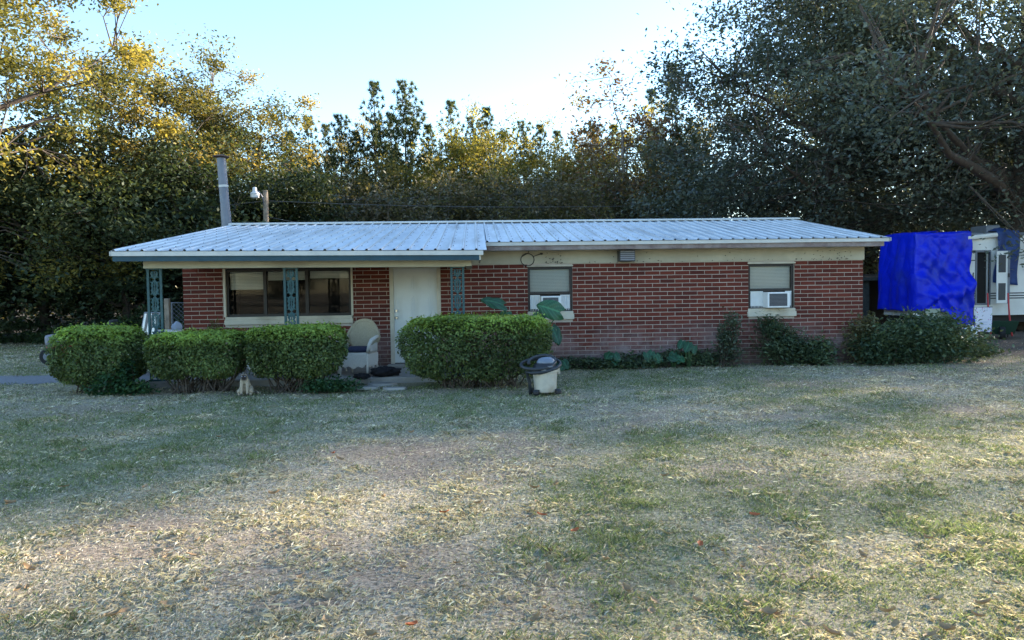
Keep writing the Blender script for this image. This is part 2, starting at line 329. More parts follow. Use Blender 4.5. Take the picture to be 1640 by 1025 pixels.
xs = np.concatenate([[-600, -150, -60], np.arange(-24, 26, 0.16), [60, 150, 600]]); ys = np.concatenate([[-600, -60, -10], np.arange(0, 32, 0.16), [40, 60, 150, 900]])
gx, gy = np.meshgrid(xs, ys); fx, fy = gx.ravel(), gy.ravel()
gn = greenness(fx, fy); bd = baldness(fx, fy)
soil = np.array((0.35, 0.275, 0.20)); thatch = np.array((0.44, 0.38, 0.285)); turf = np.array((0.27, 0.265, 0.165))
k = np.clip(gn*1.2-0.1, 0, 1)[:, None]; gc = thatch*(1-k) + turf*k; kb = np.clip((bd-0.52)*2.2, 0, 1)[:, None]*(1-0.5*k); gc = gc*(1-kb) + soil*kb
dirt = np.clip((fx-10.5)/1.5, 0, 1)*np.clip((fy-13.5)/2, 0, 1); gc = gc*(1-dirt[:, None]) + np.array((0.17, 0.13, 0.10))*dirt[:, None]
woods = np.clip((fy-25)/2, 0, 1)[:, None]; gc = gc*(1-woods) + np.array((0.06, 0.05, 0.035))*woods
gz = 0.008*npnoise(fx, fy, 31, 3, 1.5); gz[(np.abs(fx) > 25) | (fy > 31)] = 0
nx, ny = len(xs), len(ys); ii = np.arange((ny-1)*(nx-1)); jj, i2 = ii//(nx-1), ii % (nx-1); a0 = jj*nx+i2
go = nobj('ground', npmesh('ground', np.stack([fx, fy, gz-0.01], 1), 4, 'soil', gc, np.stack([a0, a0+1, a0+nx+1, a0+nx], 1))); go['kind'] = 'structure'

# grass blades, thick near the viewer and coarser with distance
def make_grass(N):
    r = np.random.default_rng(4)
    u = r.random(N); D = 2.6*(27/2.6)**(u**0.92); w = D*0.86+1.2
    x = r.uniform(-1, 1, N)*w + D*0.05; y = D
    nt = N//3; tc_ = r.integers(nt, N, 16000); pick = tc_[r.integers(0, 16000, nt)]; sp_ = 0.018+0.004*D[pick]
    x[:nt] = x[pick]+r.normal(0, 1, nt)*sp_; y[:nt] = y[pick]+r.normal(0, 1, nt)*sp_; D[:nt] = y[:nt]; tf = np.zeros(N, bool); tf[:nt] = True; tone = np.ones(N); tt_ = r.uniform(.55, 1.25, N); tone[:nt] = tt_[pick]; tg = r.random(N); tg_ = r.random(N); tg[:nt] = np.clip(tg_[pick]+r.normal(0, .12, nt), 0, 1)
    inside = ((x > -5.8) & (x < 8) & (y > 14.85) & (y < 23)) | ((x > -5.8) & (x < 0.1) & (y > 12.9) & (y < 15.5)) | ((x > -0.9-1.9) & (x < -0.9) & (y > 12.45))
    path = (np.abs(y-(14.6+0.06*(x+8))) < 0.62) & (x < -5.5)
    camp = (x > 11.5) & (y > 20.5)
    gn = greenness(x, y); bd = baldness(x, y)
    dirtk = np.clip((x-10.0)/2, 0, 1)*np.clip((y-13.0)/2, 0, 1)
    keep = ~inside & ~path & ~camp & (r.random(N) > np.clip((bd-0.42)*1.3, 0, 0.9)*(1-0.6*gn)) & (r.random(N) > dirtk*0.9) & (r.random(N) > np.clip((y-25)/2, 0, 1))
    x, y, gn, D, tf, tone, tg = x[keep], y[keep], gn[keep], D[keep], tf[keep], tone[keep], tg[keep]; n = len(x)
    isg = tg < np.clip(gn*1.05-0.12, 0.08, 0.72)
    g = colmix(n, [(0.11,0.15,0.06),(0.165,0.21,0.085),(0.26,0.29,0.15)], r, None, .38); s = colmix(n, [(0.28,0.225,0.15),(0.50,0.44,0.325),(0.66,0.61,0.50)], r, None, .38)
    cols = np.clip(np.where(isg[:, None], g, s)*tone[:, None], 0.01, 0.9)
    clump = 0.85 + 0.35*np.clip(npnoise(x, y, 41, 3, 7.0), -0.7, 1.2)
    h = np.where(isg, r.uniform(0.014, 0.034, n), r.uniform(0.009, 0.028, n))*clump*(1+0.035*(D-3))*np.where(tf, 1.25, .9)
    wd = (0.0002 + 0.00036*D)*r.uniform(0.6, 1.3, n)
    az = r.uniform(0, 2*PI, n); lean = np.where(isg, r.uniform(0.3, 1.3, n), r.uniform(0.5, 2.6, n))
    dx, dy = np.cos(az), np.sin(az); sxx, syy = -dy, dx
    z0 = 0.008*npnoise(x, y, 31, 3, 1.5) - 0.012
    A = np.stack([x-sxx*wd, y-syy*wd, z0], 1); B = np.stack([x+sxx*wd, y+syy*wd, z0], 1)
    M = np.stack([x+dx*h*lean*0.4+sxx*wd*0.9, y+dy*h*lean*0.4+syy*wd*0.9, z0+h*0.6], 1)
    T = np.stack([x+dx*h*lean, y+dy*h*lean, z0+h*np.where(lean > 1.6, 0.66, 1.0)], 1)
    V = np.stack([A, B, M, T], 1).reshape(-1, 3); base = np.arange(n)[:, None]*4
    F = np.concatenate([base+np.array([[0, 1, 2]]), base+np.array([[0, 2, 3]])], 1).reshape(-1, 3)
    return npmesh('lawn_grass', V, 3, 'grass', np.repeat(cols, 4, 0), F)
gr = nobj('lawn_grass', make_grass(760000)); gr['kind'] = 'stuff'; gr['label'] = 'patchy green and straw coloured lawn grass in front of the house'
# gravel drive strip at the left
mb = MB(); mb.grid(lambda u, v: (-30+25.0*u, 14.6+0.06*(-22+25.0*u)-0.8+1.7*v+0.10*math.sin(u*37+v*5)+0.09*math.sin(u*113+v*9), 0.006), 60, 4)
o = mb.build('gravel_path', 'gravel'); o['kind'] = 'structure'

# ------------------------------------------------------------------ the house
XL, XR, WY, ZT = -5.72, 7.93, 15.0, 2.085
house = thing('brick_house', 'long low red brick house with pale metal roof and left side porch', 'house', (0, WY, 0))
def H(o): o.location = Vector(o.location) - Vector((0, WY, 0)); return o
OPEN = [(-4.93, -2.43, 0.965, 2.07), (-1.69, -0.70, 0.0, 2.075), (1.05, 1.95, 0.965, 2.05), (5.545, 6.50, 0.955, 2.06)]
wb = MB(); xsb = sorted({XL, XR, *[a for o in OPEN for a in o[:2]]})
for x0, x1 in zip(xsb[:-1], xsb[1:]):
    op = [o for o in OPEN if o[0] <= x0+1e-6 and o[1] >= x1-1e-6]
    if not op: wb.box((x0, WY, -0.1), (x1, WY+0.2, 2.5))
    else:
        if op[0][2] > 0: wb.box((x0, WY, -0.1), (x1, WY+0.2, op[0][2]))
        wb.box((x0, WY, op[0][3]), (x1, WY+0.2, 2.5))
wb.box((XL, WY+0.2, -0.1), (XL+0.2, 22.6, 2.5)); wb.box((XR-0.2, WY+0.2, -0.1), (XR, 22.6, 2.5)); wb.box((XL+0.2, 22.4, -0.1), (XR-0.2, 22.6, 2.5))
wall = H(wb.build('wall', 'mortar', house))
for x in (XL, XR-0.2): H(MB().add([(x,15.05,2.49),(x+.2,15.05,2.49),(x+.2,22.55,2.49),(x,22.55,2.49),(x,18.8,3.16),(x+.2,18.8,3.16)], [(0,1,2,3),(0,4,5,1),(3,2,5,4),(0,3,4),(1,5,2)]).build('gable', 'mortar', house))
# bricks: courses with half-lap, clipped round the openings
full = []; rest = MB(); r_ = random.Random(3); GAP = 0.0125; br_list = []
row = 0
while row*BH < ZT-0.02:
    z0 = row*BH; z1 = min(z0+BH-GAP, ZT)
    x = XL - (BL*0.5 if row % 2 else 0)
    while x < XR:
        segs = [(max(x, XL), min(x+BL-GAP, XR))]
        for a, b_, c, d in OPEN:
            if z1 > c+0.004 and z0 < d-0.004:
                ns = []
                for s0, s1 in segs:
                    if s1 <= a or s0 >= b_: ns.append((s0, s1))
                    else:
                        if a-s0 > 0.02: ns.append((s0, a))
                        if s1-b_ > 0.02: ns.append((b_, s1))
                segs = ns
        for s0, s1 in segs:
            if s1-s0 > 0.02: br_list.append((s0, s1, z0, z1))
        x += BL
    row += 1
def proud(): return 0.008 + r_.uniform(-0.0022, 0.0022)
isfull = lambda q: abs((q[1]-q[0])-(BL-GAP)) < 1e-4 and abs((q[3]-q[2])-(BH-GAP)) < 1e-4
free = lambda q: q[2] > 0.40 and q[0] > 1.9 or (q[2] > 0.95 and q[0] > -0.1)
cand = sorted([q for q in br_list if isfull(q) and free(q)], key=lambda q: (q[0]-0.5)**2*0.2 + (1.6-q[2])**2)[:296]
cs = set(cand)
hw, hh = (BL-GAP)/2, (BH-GAP)/2
bb = MB(); c_ = 0.003                                     # one shared brick with softened front edges
bb.add([(-hw,0,-hh),(hw,0,-hh),(hw,0,hh),(-hw,0,hh),(-hw,-.006,-hh),(hw,-.006,-hh),(hw,-.006,hh),(-hw,-.006,hh),(-hw+c_,-.0095,-hh+c_),(hw-c_,-.0095,-hh+c_),(hw-c_,-.0095,hh-c_),(-hw+c_,-.0095,hh-c_)],
       [(0,1,5,4),(1,2,6,5),(2,3,7,6),(3,0,4,7),(4,5,9,8),(5,6,10,9),(6,7,11,10),(7,4,8,11),(8,9,10,11)])
brick_me = bb.mesh('brick', 'brick')
for q in cand:
    o = nobj('brick', brick_me, wall); o.location = ((q[0]+q[1])/2 + r_.uniform(-.0015, .0015), WY + r_.uniform(-.0015, .002), (q[2]+q[3])/2 + r_.uniform(-.0012, .0012)); o.rotation_euler = (0, r_.uniform(-.006, .006), 0)
for q in br_list:
    if q not in cs:
        p = proud(); rest.box((q[0]+r_.uniform(-.001,.001), WY-p, q[2]+r_.uniform(-.001,.001)), (q[1], WY+0.001, q[3]))
o = rest.build('brick_courses', 'brick', wall); o['kind'] = 'stuff'
# wall children are in house space: the wall object sits at -WY
# frieze, soffit, fascia
def hp(name, m, *boxes, bevel=0.0):
    q = MB()
    for b_ in boxes: q.box(*b_)
    return H(q.build(name, m, house, bevel=bevel))
hp('frieze_board', 'beige_paint', ((XL-0.02, WY-0.022, ZT+0.001), (XR+0.02, WY-0.001, 2.345)))
hp('soffit', 'beige_paint', ((0.1, 14.545, 2.345), (8.1, WY-0.001, 2.365)))
hp('fascia_board', 'weathered_wood', ((0.17, 14.52, 2.335), (8.10, 14.544, 2.44)))
hp('drip_edge', 'drip_metal', ((0.19, 14.49, 2.425), (8.20, 14.519, 2.492)))
hp('rake_board', 'weathered_wood', ((8.1, 14.55, 2.34), (8.125, 14.9, 2.44)))
RX0, RX1, RXM, RY, RZ = -5.97, 8.215, 0.19, 18.8, 3.245
def zpe(x): return 2.305 + (x-RX0)/(0.155-RX0)*(2.25-2.305)          # porch eave sags a little to the right
def roof_panel(x0, x1, ye, zef, name='roof_panel', back=False):
    q = MB(); prof = [(x0, 0.0)]; x = x0
    while x < x1-0.01:
        for dx, dz in ((0.03, 0), (0.043, 0.026), (0.068, 0.026), (0.081, 0), (0.2286, 0)):
            if x+dx <= x1+1e-6: prof.append((x+dx, dz))
        x += 0.2286
    if prof[-1][0] < x1-1e-4: prof.append((x1, 0.0))
    vs = [(px_, ye, zef(px_)+dz) for px_, dz in prof] + [(px_, RY, RZ+dz) for px_, dz in prof]; k = len(prof)
    q.add(vs, [(i, i+1, i+1+k, i+k) for i in range(k-1)])
    return H(q.build(name, 'roof_metal', house))
PW = 0.2286*4
def run_panels(a, b_, ye, zef):
    x = a
    while x < b_-0.02: roof_panel(x, min(x+PW, b_), ye, zef); x += PW
run_panels(RX0, RXM+0.012, 12.62, lambda x: zpe(x)+0.004)
run_panels(RXM, RX1, 14.47, lambda x: 2.498)
q = MB()
for x0, x1, ye, ze in ((RX0, RXM, 12.62, 2.28), (RXM, RX1, 14.47, 2.498)):
    x = x0+.11
    while x < x1-.02:
        for k in range(1, 9):
            f_ = k/9; yy = ye+(RY-ye)*f_; zz = (zpe(x) if ye < 13 else ze)*(1-f_)+RZ*f_+.004; q.box((x-.007, yy-.007, zz), (x+.007, yy+.007, zz+.008))
        x += .2286
o = H(q.build('roof_screws', 'rust', house)); o['kind'] = 'stuff'
# rear slope and deck under the sheets
H(MB().add([(RX0,23.1,2.50),(RX1,23.1,2.50),(RX1,RY,RZ),(RX0,RY,RZ)], [(0,1,2,3)]).build('rear_roof', 'roof_metal', house, thick=0.01))
dk = MB(); dk.add([(RX0+.02,12.66,2.285),(RXM-.03,12.66,2.23),(RXM-.03,RY,RZ-.02),(RX0+.02,RY,RZ-.02),(RX0+.02,12.66,2.25),(RXM-.03,12.66,2.20),(RXM-.03,RY,RZ-.1),(RX0+.02,RY,RZ-.1)], [(0,1,2,3),(7,6,5,4),(0,4,5,1),(1,5,6,2),(3,7,4,0)])
dk.add([(RXM,14.52,2.478),(RX1-.02,14.52,2.478),(RX1-.02,RY,RZ-.02),(RXM,RY,RZ-.02),(RXM,14.52,2.45),(RX1-.02,14.52,2.45),(RX1-.02,RY,RZ-.1),(RXM,RY,RZ-.1)], [(0,1,2,3),(7,6,5,4),(0,4,5,1),(1,5,6,2),(3,7,4,0)])
H(dk.build('roof_deck', 'deck_dark', house))
rc = MB(); rc.add([(RX0-.01,RY-.17,RZ+.0),(RX1+.01,RY-.17,RZ+.0),(RX1+.01,RY-.16,RZ+.035),(RX0-.01,RY-.16,RZ+.035),(RX0-.01,RY,RZ+.062),(RX1+.01,RY,RZ+.062),(RX1+.01,RY+.17,RZ+.03),(RX0-.01,RY+.17,RZ+.03)], [(0,1,2,3),(3,2,5,4),(4,5,6,7)])
H(rc.build('ridge_cap', 'drip_metal', house))
# right gable rake trim following the slope
rk = MB(); rk.add([(RX1+.003,14.47,2.43),(RX1+.003,RY,RZ-.07),(RX1+.003,RY,RZ+.0),(RX1+.003,14.47,2.50)], [(0,1,2,3)]); H(rk.build('rake_trim', 'drip_metal', house, thick=0.012))
rk = MB(); rk.add([(RX0-.006,12.62,2.23),(RX0-.006,RY,RZ-.07),(RX0-.006,RY,RZ+.0),(RX0-.006,12.62,2.30)], [(0,1,2,3)]); H(rk.build('rake_trim', 'drip_metal', house, thick=0.012))
# porch eave: pale drip trim and teal fascia, beam, ceiling
def slopebox(name, m, x0, x1, y0, y1, top, h):
    q = MB(); z0, z1 = zpe(x0)+top, zpe(x1)+top
    q.add([(x0,y0,z0-h),(x1,y0,z1-h),(x1,y1,z1-h),(x0,y1,z0-h),(x0,y0,z0),(x1,y0,z1),(x1,y1,z1),(x0,y1,z0)], [(3,2,1,0),(4,5,6,7),(0,1,5,4),(1,2,6,5),(2,3,7,6),(3,0,4,7)])
    return H(q.build(name, m, house))
slopebox('porch_drip_edge', 'drip_metal', RX0, 0.145, 12.63, 12.655, -0.004, 0.075)
slopebox('porch_fascia', 'teal_paint', RX0+0.02, 0.075, 12.657, 12.685, -0.06, 0.105)
slopebox('porch_fascia_return', 'trim_paint', 0.076, 0.10, 12.66, 14.4, -0.05, 0.11)
def bz(x): return 2.03 + (x+5.61)/5.44*(-0.04)
q = MB(); q.add([(-5.61,13.0,2.03),(-.17,13.0,1.99),(-.17,13.2,1.99),(-5.61,13.2,2.03),(-5.61,13.0,2.19),(-.17,13.0,2.14),(-.17,13.2,2.14),(-5.61,13.2,2.19)], [(3,2,1,0),(4,5,6,7),(0,1,5,4),(1,2,6,5),(2,3,7,6),(3,0,4,7)])
H(q.build('porch_beam', 'beige_paint', house))
hp('porch_ceiling', 'beige_paint', ((-5.6, 13.201, 2.10), (-0.05, WY-0.024, 2.12)))
hp('porch_beam_return', 'beige_paint', ((-0.169, 13.0, 2.0), (-0.06, WY-0.024, 2.099)))
q = MB(); q.add([(RX0+.02,12.69,2.16),(0.07,12.69,2.11),(0.07,13.0,2.145),(RX0+.02,13.0,2.195)], [(0,1,2,3)]); H(q.build('porch_soffit', 'beige_paint', house, thick=0.01))
hp('porch_slab', 'concrete', ((-5.75, 12.97, -0.05), (-0.05, WY-0.011, 0.10)), bevel=0.015)
hp('door_step', 'concrete', ((-1.75, 14.62, 0.101), (-0.62, WY-0.012, 0.135)), bevel=0.01)
# ornamental iron posts: two flat rails and a repeating leaf scroll between them
def scroll_unit(zc, w):
    q = MB()
    for s in (-1, 1):
        pts = [(s*0.012, 0, zc-0.055), (s*0.03, 0, zc-0.02), (s*w*0.40, 0, zc+0.0), (s*w*0.62, 0, zc+0.035), (s*w*0.48, 0, zc+0.062), (s*w*0.28, 0, zc+0.045)]
        q.tube(pts, [0.014, 0.017, 0.020, 0.017, 0.013, 0.008], 5)
        q.tube([(s*w*0.40, 0, zc), (s*w*0.62, 0, zc-0.03), (s*w*0.85, 0, zc-0.035)], [0.017, 0.014, 0.007], 5)
        q.tube([(s*0.02, 0, zc+0.01), (s*0.045, 0, zc+0.05), (s*0.02, 0, zc+0.08)], [0.012, 0.014, 0.006], 5)
    q.tube([(0, 0, zc-0.075), (0, 0, zc+0.075)], [0.013, 0.011], 5)
    return q
su = scroll_unit(0.0, 0.09).mesh('scroll', 'teal_iron')
for xa, xb in ((-5.597, -5.343), (-3.297, -3.05), (-0.43, -0.188)):
    xc = (xa+xb)/2; w = (xb-xa)/2; top = bz(xc)
    post = H(MB().box((xa-.01, 13.07, 0.10), (xb+.01, 13.13, 0.125)).build('porch_post', 'teal_iron', house)); nobj('cap_plate', MB().box((xa-.01, 13.07, top-0.02), (xb+.01, 13.13, top)).mesh('cap_plate', 'teal_iron'), post)
    for s in (xa, xb-0.04):
        nobj('rail', MB().box((s, 13.085, 0.125), (s+0.04, 13.115, top-0.02)).mesh('rail', 'teal_iron'), post)
    nz = 13; z0 = 0.20; dz = (top-0.12-z0)/(nz-1)
    for i in range(nz):
        o = nobj('scroll', su, post); o.location = (xc, 13.1, z0+i*dz); o.scale = (1, 0.5, 1)
        if i % 2: o.rotation_euler = (0, PI, 0)
# door
dr = hp('door', 'door_paint', ((-1.625, WY+0.03, 0.15), (-0.765, WY+0.075, 2.03)))
for ix in range(2):
    for z0, z1 in ((0.32, 0.78), (0.92, 1.48), (1.62, 1.88)):
        xa = -1.625+0.13+ix*0.335
        nobj('door_panel', MB().box((xa, WY+0.012, z0), (xa+0.265, WY+0.031, z1)).mesh('door_panel', 'door_paint'), dr)
        o = nobj('panel_field', MB().box((xa+0.04, WY-0.004, z0+0.04), (xa+0.225, WY+0.0125, z1-0.04)).mesh('panel_field', 'door_paint'), dr)
for z, nm in ((1.05, 'door_knob'), (1.19, 'deadbolt')):
    q = MB(); q.tube([(-1.57, WY+0.03, z), (-1.57, WY+0.005, z), (-1.57, WY-0.03, z), (-1.57, WY-0.05, z)], [0.03, 0.03, 0.028, 0.016] if nm == 'door_knob' else [0.028, 0.028, 0.022, 0.02], 12); nobj(nm, q.mesh(nm, 'chrome'), dr)
hp('door_frame', 'trim_paint', ((-1.70, WY-0.02, 0.10), (-1.625, WY+0.1, 2.03)), ((-0.765, WY-0.02, 0.10), (-0.69, WY+0.1, 2.03)), ((-1.70, WY-0.02, 2.031), (-0.69, WY+0.1, 2.083)))
hp('threshold', 'bronze_frame', ((-1.624, WY-0.005, 0.101), (-0.766, WY+0.1, 0.149)))
# porch picture window
def window(x0, x1, zs, z1, sillh, splits, blinds, frame='bronze_frame', outer=None, meet=None, label=None):
    y = WY+0.055
    wroot = hp('window', frame, ((x0, y-.02, zs+sillh), (x0+.045, y+.03, z1)), ((x1-.045, y-.02, zs+sillh), (x1, y+.03, z1)), ((x0+.045, y-.02, z1-.05), (x1-.045, y+.03, z1)), ((x0+.045, y-.02, zs+sillh), (x1-.045, y+.03, zs+sillh+.05)))
    if label: wroot['label'] = label
    def wp(nm, m, q, **k): return q.build(nm, m, wroot, **k)
    xs_ = [x0+.045]+[s for s in splits]+[x1-.045]
    for s in splits: wp('mullion', frame, MB().box((s-.03, y-.022, zs+sillh+.05), (s+.03, y+.032, z1-.05)))
    for a, b_ in zip(xs_[:-1], xs_[1:]):
        wp('pane', 'glass', MB().add([(a+.005, y+.005, zs+sillh+.04), (b_-.005, y+.005, zs+sillh+.04), (b_-.005, y+.005, z1-.04), (a+.005, y+.005, z1-.04)], [(0,1,2,3)]))
        if meet: wp('sash_rail', frame, MB().box((a, y-.012, meet-.025), (b_, y+.018, meet+.025)))
    for a, b_, za, zb in blinds:
        z = zb
        while z > za:
            wp('blind_slat', 'blind', MB().add([(a, y+.05, z), (b_, y+.05, z), (b_, y+.065, z-.026), (a, y+.065, z-.026)], [(0,1,2,3)])); z -= 0.029
    wp('sill', 'trim_paint', MB().box((x0-.03, WY-.055, zs), (x1+.03, y+.03, zs+sillh*.62)).box((x0-.015, WY-.035, zs+sillh*.62), (x1+.015, y+.03, zs+sillh)), bevel=.006)
    if outer: wp('casing', outer, MB().box((x0-.045, WY-.022, zs+sillh), (x0, WY+.05, z1+.012)).box((x1, WY-.022, zs+sillh), (x1+.04, WY+.05, z1+.012)))
    else: wp('head_trim', 'trim_paint', MB().box((x0-.02, WY-.026, z1-.002), (x1+.02, WY+.05, z1+.03)))
    # dark room behind
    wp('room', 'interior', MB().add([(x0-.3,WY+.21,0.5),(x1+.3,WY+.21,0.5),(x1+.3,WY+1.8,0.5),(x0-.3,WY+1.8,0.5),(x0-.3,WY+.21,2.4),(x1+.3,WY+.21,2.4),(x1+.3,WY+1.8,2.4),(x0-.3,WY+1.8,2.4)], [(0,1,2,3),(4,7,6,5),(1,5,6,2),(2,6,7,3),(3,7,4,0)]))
    return wroot
window(-4.90, -2.46, 0.965, 2.055, 0.15, [-4.15, -3.33], [(-4.84, -4.19, 1.68, 2.0), (-4.10, -3.38, 1.85, 2.0), (-3.28, -2.52, 1.86, 2.0)], outer='trim_paint', label='wide triple window with half drawn pale blinds')
window(1.055, 1.945, 0.965, 2.03, 0.165, [], [(1.10, 1.90, 1.50, 1.97)], meet=1.50)
window(5.55, 6.495, 0.955, 2.03, 0.165, [], [(5.60, 6.45, 1.50, 1.97)], meet=1.50)
# vent hood box under the eave, old cable coil, ivy remains
q = MB().box((2.86, 14.72, 2.105), (3.17, WY-0.023, 2.33)); vb = H(q.build('vent_hood', 'ac_dark', house, bevel=.008))
for i in range(5): nobj('louver', MB().box((2.875, 14.712, 2.125+i*.04), (3.155, 14.719, 2.15+i*.04)).mesh('louver', 'mower_grey'), vb)
pts = [(1.06+0.02*math.sin(i), 14.95, 2.42-0.04*i) for i in range(4)] + [(1.03+0.135*math.cos(2.7+a*.494)+.02, 14.962, 2.17+0.125*math.sin(2.7+a*.494)) for a in range(22)] + [(1.22, 14.955, 2.25), (1.32, 14.955, 2.285)]
tag(MB().tube(pts, 0.0075, 6).lathe([(0.012,0),(0.028,0.004),(0.028,0.03),(0.01,0.034)], 8, (1.33, 14.955, 2.268)).build('coiled_cable', 'black_plastic'), 'black cable coiled in a loop on the beige board above brick', 'cable')
rr = random.Random(5); q = MB()
for i in range(95):
    x = rr.choice([rr.uniform(1.4, 1.75), rr.uniform(2, 7.8), rr.uniform(6.6, 7.6)]); z = rr.uniform(2.085, 2.12) if rr.random() < .6 else rr.uniform(2.1, 2.3)
    a = rr.uniform(0, PI); L = rr.uniform(.008, .03); q.tube([(x, WY-.03, z), (x+L*math.cos(a), WY-.032, z+L*math.sin(a))], [.007, .004], 4)
o = H(q.build('ivy_remains', 'black_plastic', house)); o['kind'] = 'stuff'
# stove pipe outside the left gable, leaning
pb, pt = P(364, 372, Y=18.9), P(354, 252, Y=18.9)
def on_pipe(t): return tuple(pb + (pt-pb)*t)
pipe = MB().tube([on_pipe(-1.0), on_pipe(0.28)], [0.12, 0.12], 16).build('stove_pipe', 'galvanised', house, smooth=False); H(pipe)
nobj('pipe_section', MB().tube([on_pipe(0.28), on_pipe(0.62)], [0.112, 0.108], 16).mesh('pipe_section', 'galvanised'), pipe)
nobj('pipe_section', MB().tube([on_pipe(0.625), on_pipe(0.99)], [0.110, 0.105], 16).mesh('pipe_section', 'galvanised'), pipe)
nobj('pipe_band', MB().tube([on_pipe(0.60), on_pipe(0.63)], [0.115, 0.115], 16).mesh('pipe_band', 'drip_metal'), pipe)
t_ = Vector(on_pipe(1.0)); nobj('rain_cap', MB().lathe([(0.03,-.06),(0.03,.0),(0.20,0.005),(0.19,0.03),(0.04,0.07)], 16, t_).tube([t_+Vector((.1,0,-.09)), t_+Vector((.1,0,.01))], .012, 4).tube([t_+Vector((-.1,0,-.09)), t_+Vector((-.1,0,.01))], .012, 4).mesh('rain_cap', 'rust'), pipe)
nobj('wall_bracket', MB().tube([Vector(on_pipe(-0.5)), Vector(on_pipe(-0.5))+Vector((0.35, 0, 0))], .03, 6).mesh('wall_bracket', 'galvanised'), pipe)

# ------------------------------------------------------------------ things on the porch and against the house
def air_con(x0, x1, z0, z1, ax0, ax1, label):
    t = thing('window_air_conditioner', label, 'air conditioner', ((x0+x1)/2, WY, z0), group='window air conditioners')
    cx = (x0+x1)/2; f = lambda a: a-cx; y0 = -0.22
    def p(nm, m, q, **k): return q.build(nm, m, t, **k)
    h = z1-z0
    p('casing', 'ac_white', MB().box((f(x0), y0, 0), (f(x1), 0.16, h)), bevel=.012)
    g = p('grille', 'ac_dark', MB().box((f(x0)+.035, y0-.004, .035), (f(x1)-.06, y0-.0005, h-.03)))
    for i in range(9): nobj('grille_bar', MB().box((f(x0)+.035, y0-.009, .045+i*(h-.08)/9), (f(x1)-.06, y0-.0045, .05+i*(h-.08)/9)).mesh('grille_bar', 'mower_grey'), g)
    for a, b_ in ((ax0, x0-.004), (x1+.004, ax1)):
        k = max(3, int((b_-a)/.028)); q = MB(); vs = []
        for i in range(2*k+1): yy = 0.03 + (.014 if i % 2 else 0); vs += [(f(a+(b_-a)*i/(2*k)), yy, 0.0), (f(a+(b_-a)*i/(2*k)), yy, h)]
        q.add(vs, [(2*i, 2*i+2, 2*i+3, 2*i+1) for i in range(2*k)]); q.box((f(a), .02, h), (f(b_), .05, h+.018)); p('accordion_panel', 'ac_white', q)
    return t
air_con(1.30, 1.70, 1.145, 1.44, 1.10, 1.90, 'white air conditioner half hidden by an elephant ear leaf')
air_con(5.86, 6.32, 1.135, 1.45, 5.60, 6.45, 'white air conditioner in the window above the leafy weeds')

def wicker_chair(name, label, loc, rz, width=0.62, cat='chair', m='wicker_white', mback='wicker', group='wicker porch seats'):
    t = thing(name, label, cat, loc, rz, group); w = width/2
    def p(nm, mm, q, **k): return q.build(nm, mm, t, **k)
    # seat with a scalloped skirt (faces -y)
    p('seat', m, MB().box((-w+.03, -.27, .38), (w-.03, .25, .42)), bevel=.015)
    def skirt(pts_):
        q = MB(); k = 16; vs = []
        (xa, ya), (xb, yb) = pts_
        for i in range(k+1):
            u = i/k; zb = .19 - .07*math.sin(PI*u)**.7 + .02*math.cos(6*PI*u); x, y = xa+(xb-xa)*u, ya+(yb-ya)*u
            vs += [(x, y, zb+.03), (x, y, .40)]
        return q.add(vs, [(2*i, 2*i+2, 2*i+3, 2*i+1) for i in range(k)])
    for a in (((-w+.03, -.275), (w-.03, -.275)), ((w-.02, -.27), (w-.02, .24)), ((-w+.02, -.27), (-w+.02, .24))): p('skirt', m, skirt(a), thick=.02)
    for sx in (-1, 1):
        p('leg', m, MB().tube([(sx*(w-.04), -.25, .40), (sx*(w-.035), -.26, .18), (sx*(w-.03), -.275, 0)], [.03, .027, .018], 8), smooth=True)
        p('leg', m, MB().tube([(sx*(w-.06), .22, .40), (sx*(w-.05), .27, .15), (sx*(w-.02), .33, 0)], [.028, .022, .018], 8), smooth=True)
        # rolled arm
        p('arm', m, MB().grid(lambda u, v: (sx*(w-.015+.02*u), .20-.42*u, .42+(.16-.05*u)*v), 6, 3), thick=.018, smooth=True)
        p('arm_roll', m, MB().tube([(sx*(w+.0), .24, .69), (sx*(w+.03), 0.02, .68), (sx*(w+.03), -.20, .64), (sx*(w+.01), -.27, .56), (sx*(w-.03), -.265, .42)], [.028, .034, .036, .032, .026], 8), smooth=True)
    def back(u, v):
        a = (u-.5)*2; zt = .98 - .30*abs(a)**2.6; ww = w*(.52+.56*v**.7)
        return (a*ww, .24+.10*v-.10*abs(a)**2*(v+.2), .42+(zt-.42)*v)
    p('backrest', mback, MB().grid(back, 16, 10), thick=.04, smooth=True)
    p('back_roll', mback, MB().tube([back(0, .45)]+[back(i/16, 1) for i in range(17)]+[back(1, .45)], .034, 8), smooth=True)
    p('cushion', 'navy_cloth', MB().lathe([(.05,0),(w*.93,.01),(w*.98,.05),(w*.9,.09),(.05,.105)], 20, (0, -.02, .42), 1, .25/w), smooth=True)
    return t
c = P(577, 603, Z=0.10)
wicker_chair('wicker_chair', 'round backed wicker armchair beside the front door, navy cushion', (c[0]-.06, c[1]+.30, .10), math.radians(-14)).scale = (.92, .92, .98)
wicker_chair('wicker_chair', 'wicker armchair half hidden behind shrubs, turned away from the door', (-3.86, 13.7, .10), math.radians(38), group='wicker porch seats').scale = (.85, .85, .82)
wicker_chair('wicker_settee', 'wide wicker settee mostly hidden behind the middle rounded hedge', (-2.95, 13.85, .10), math.radians(-4), 1.15, 'settee').scale = (.9, .9, .82)
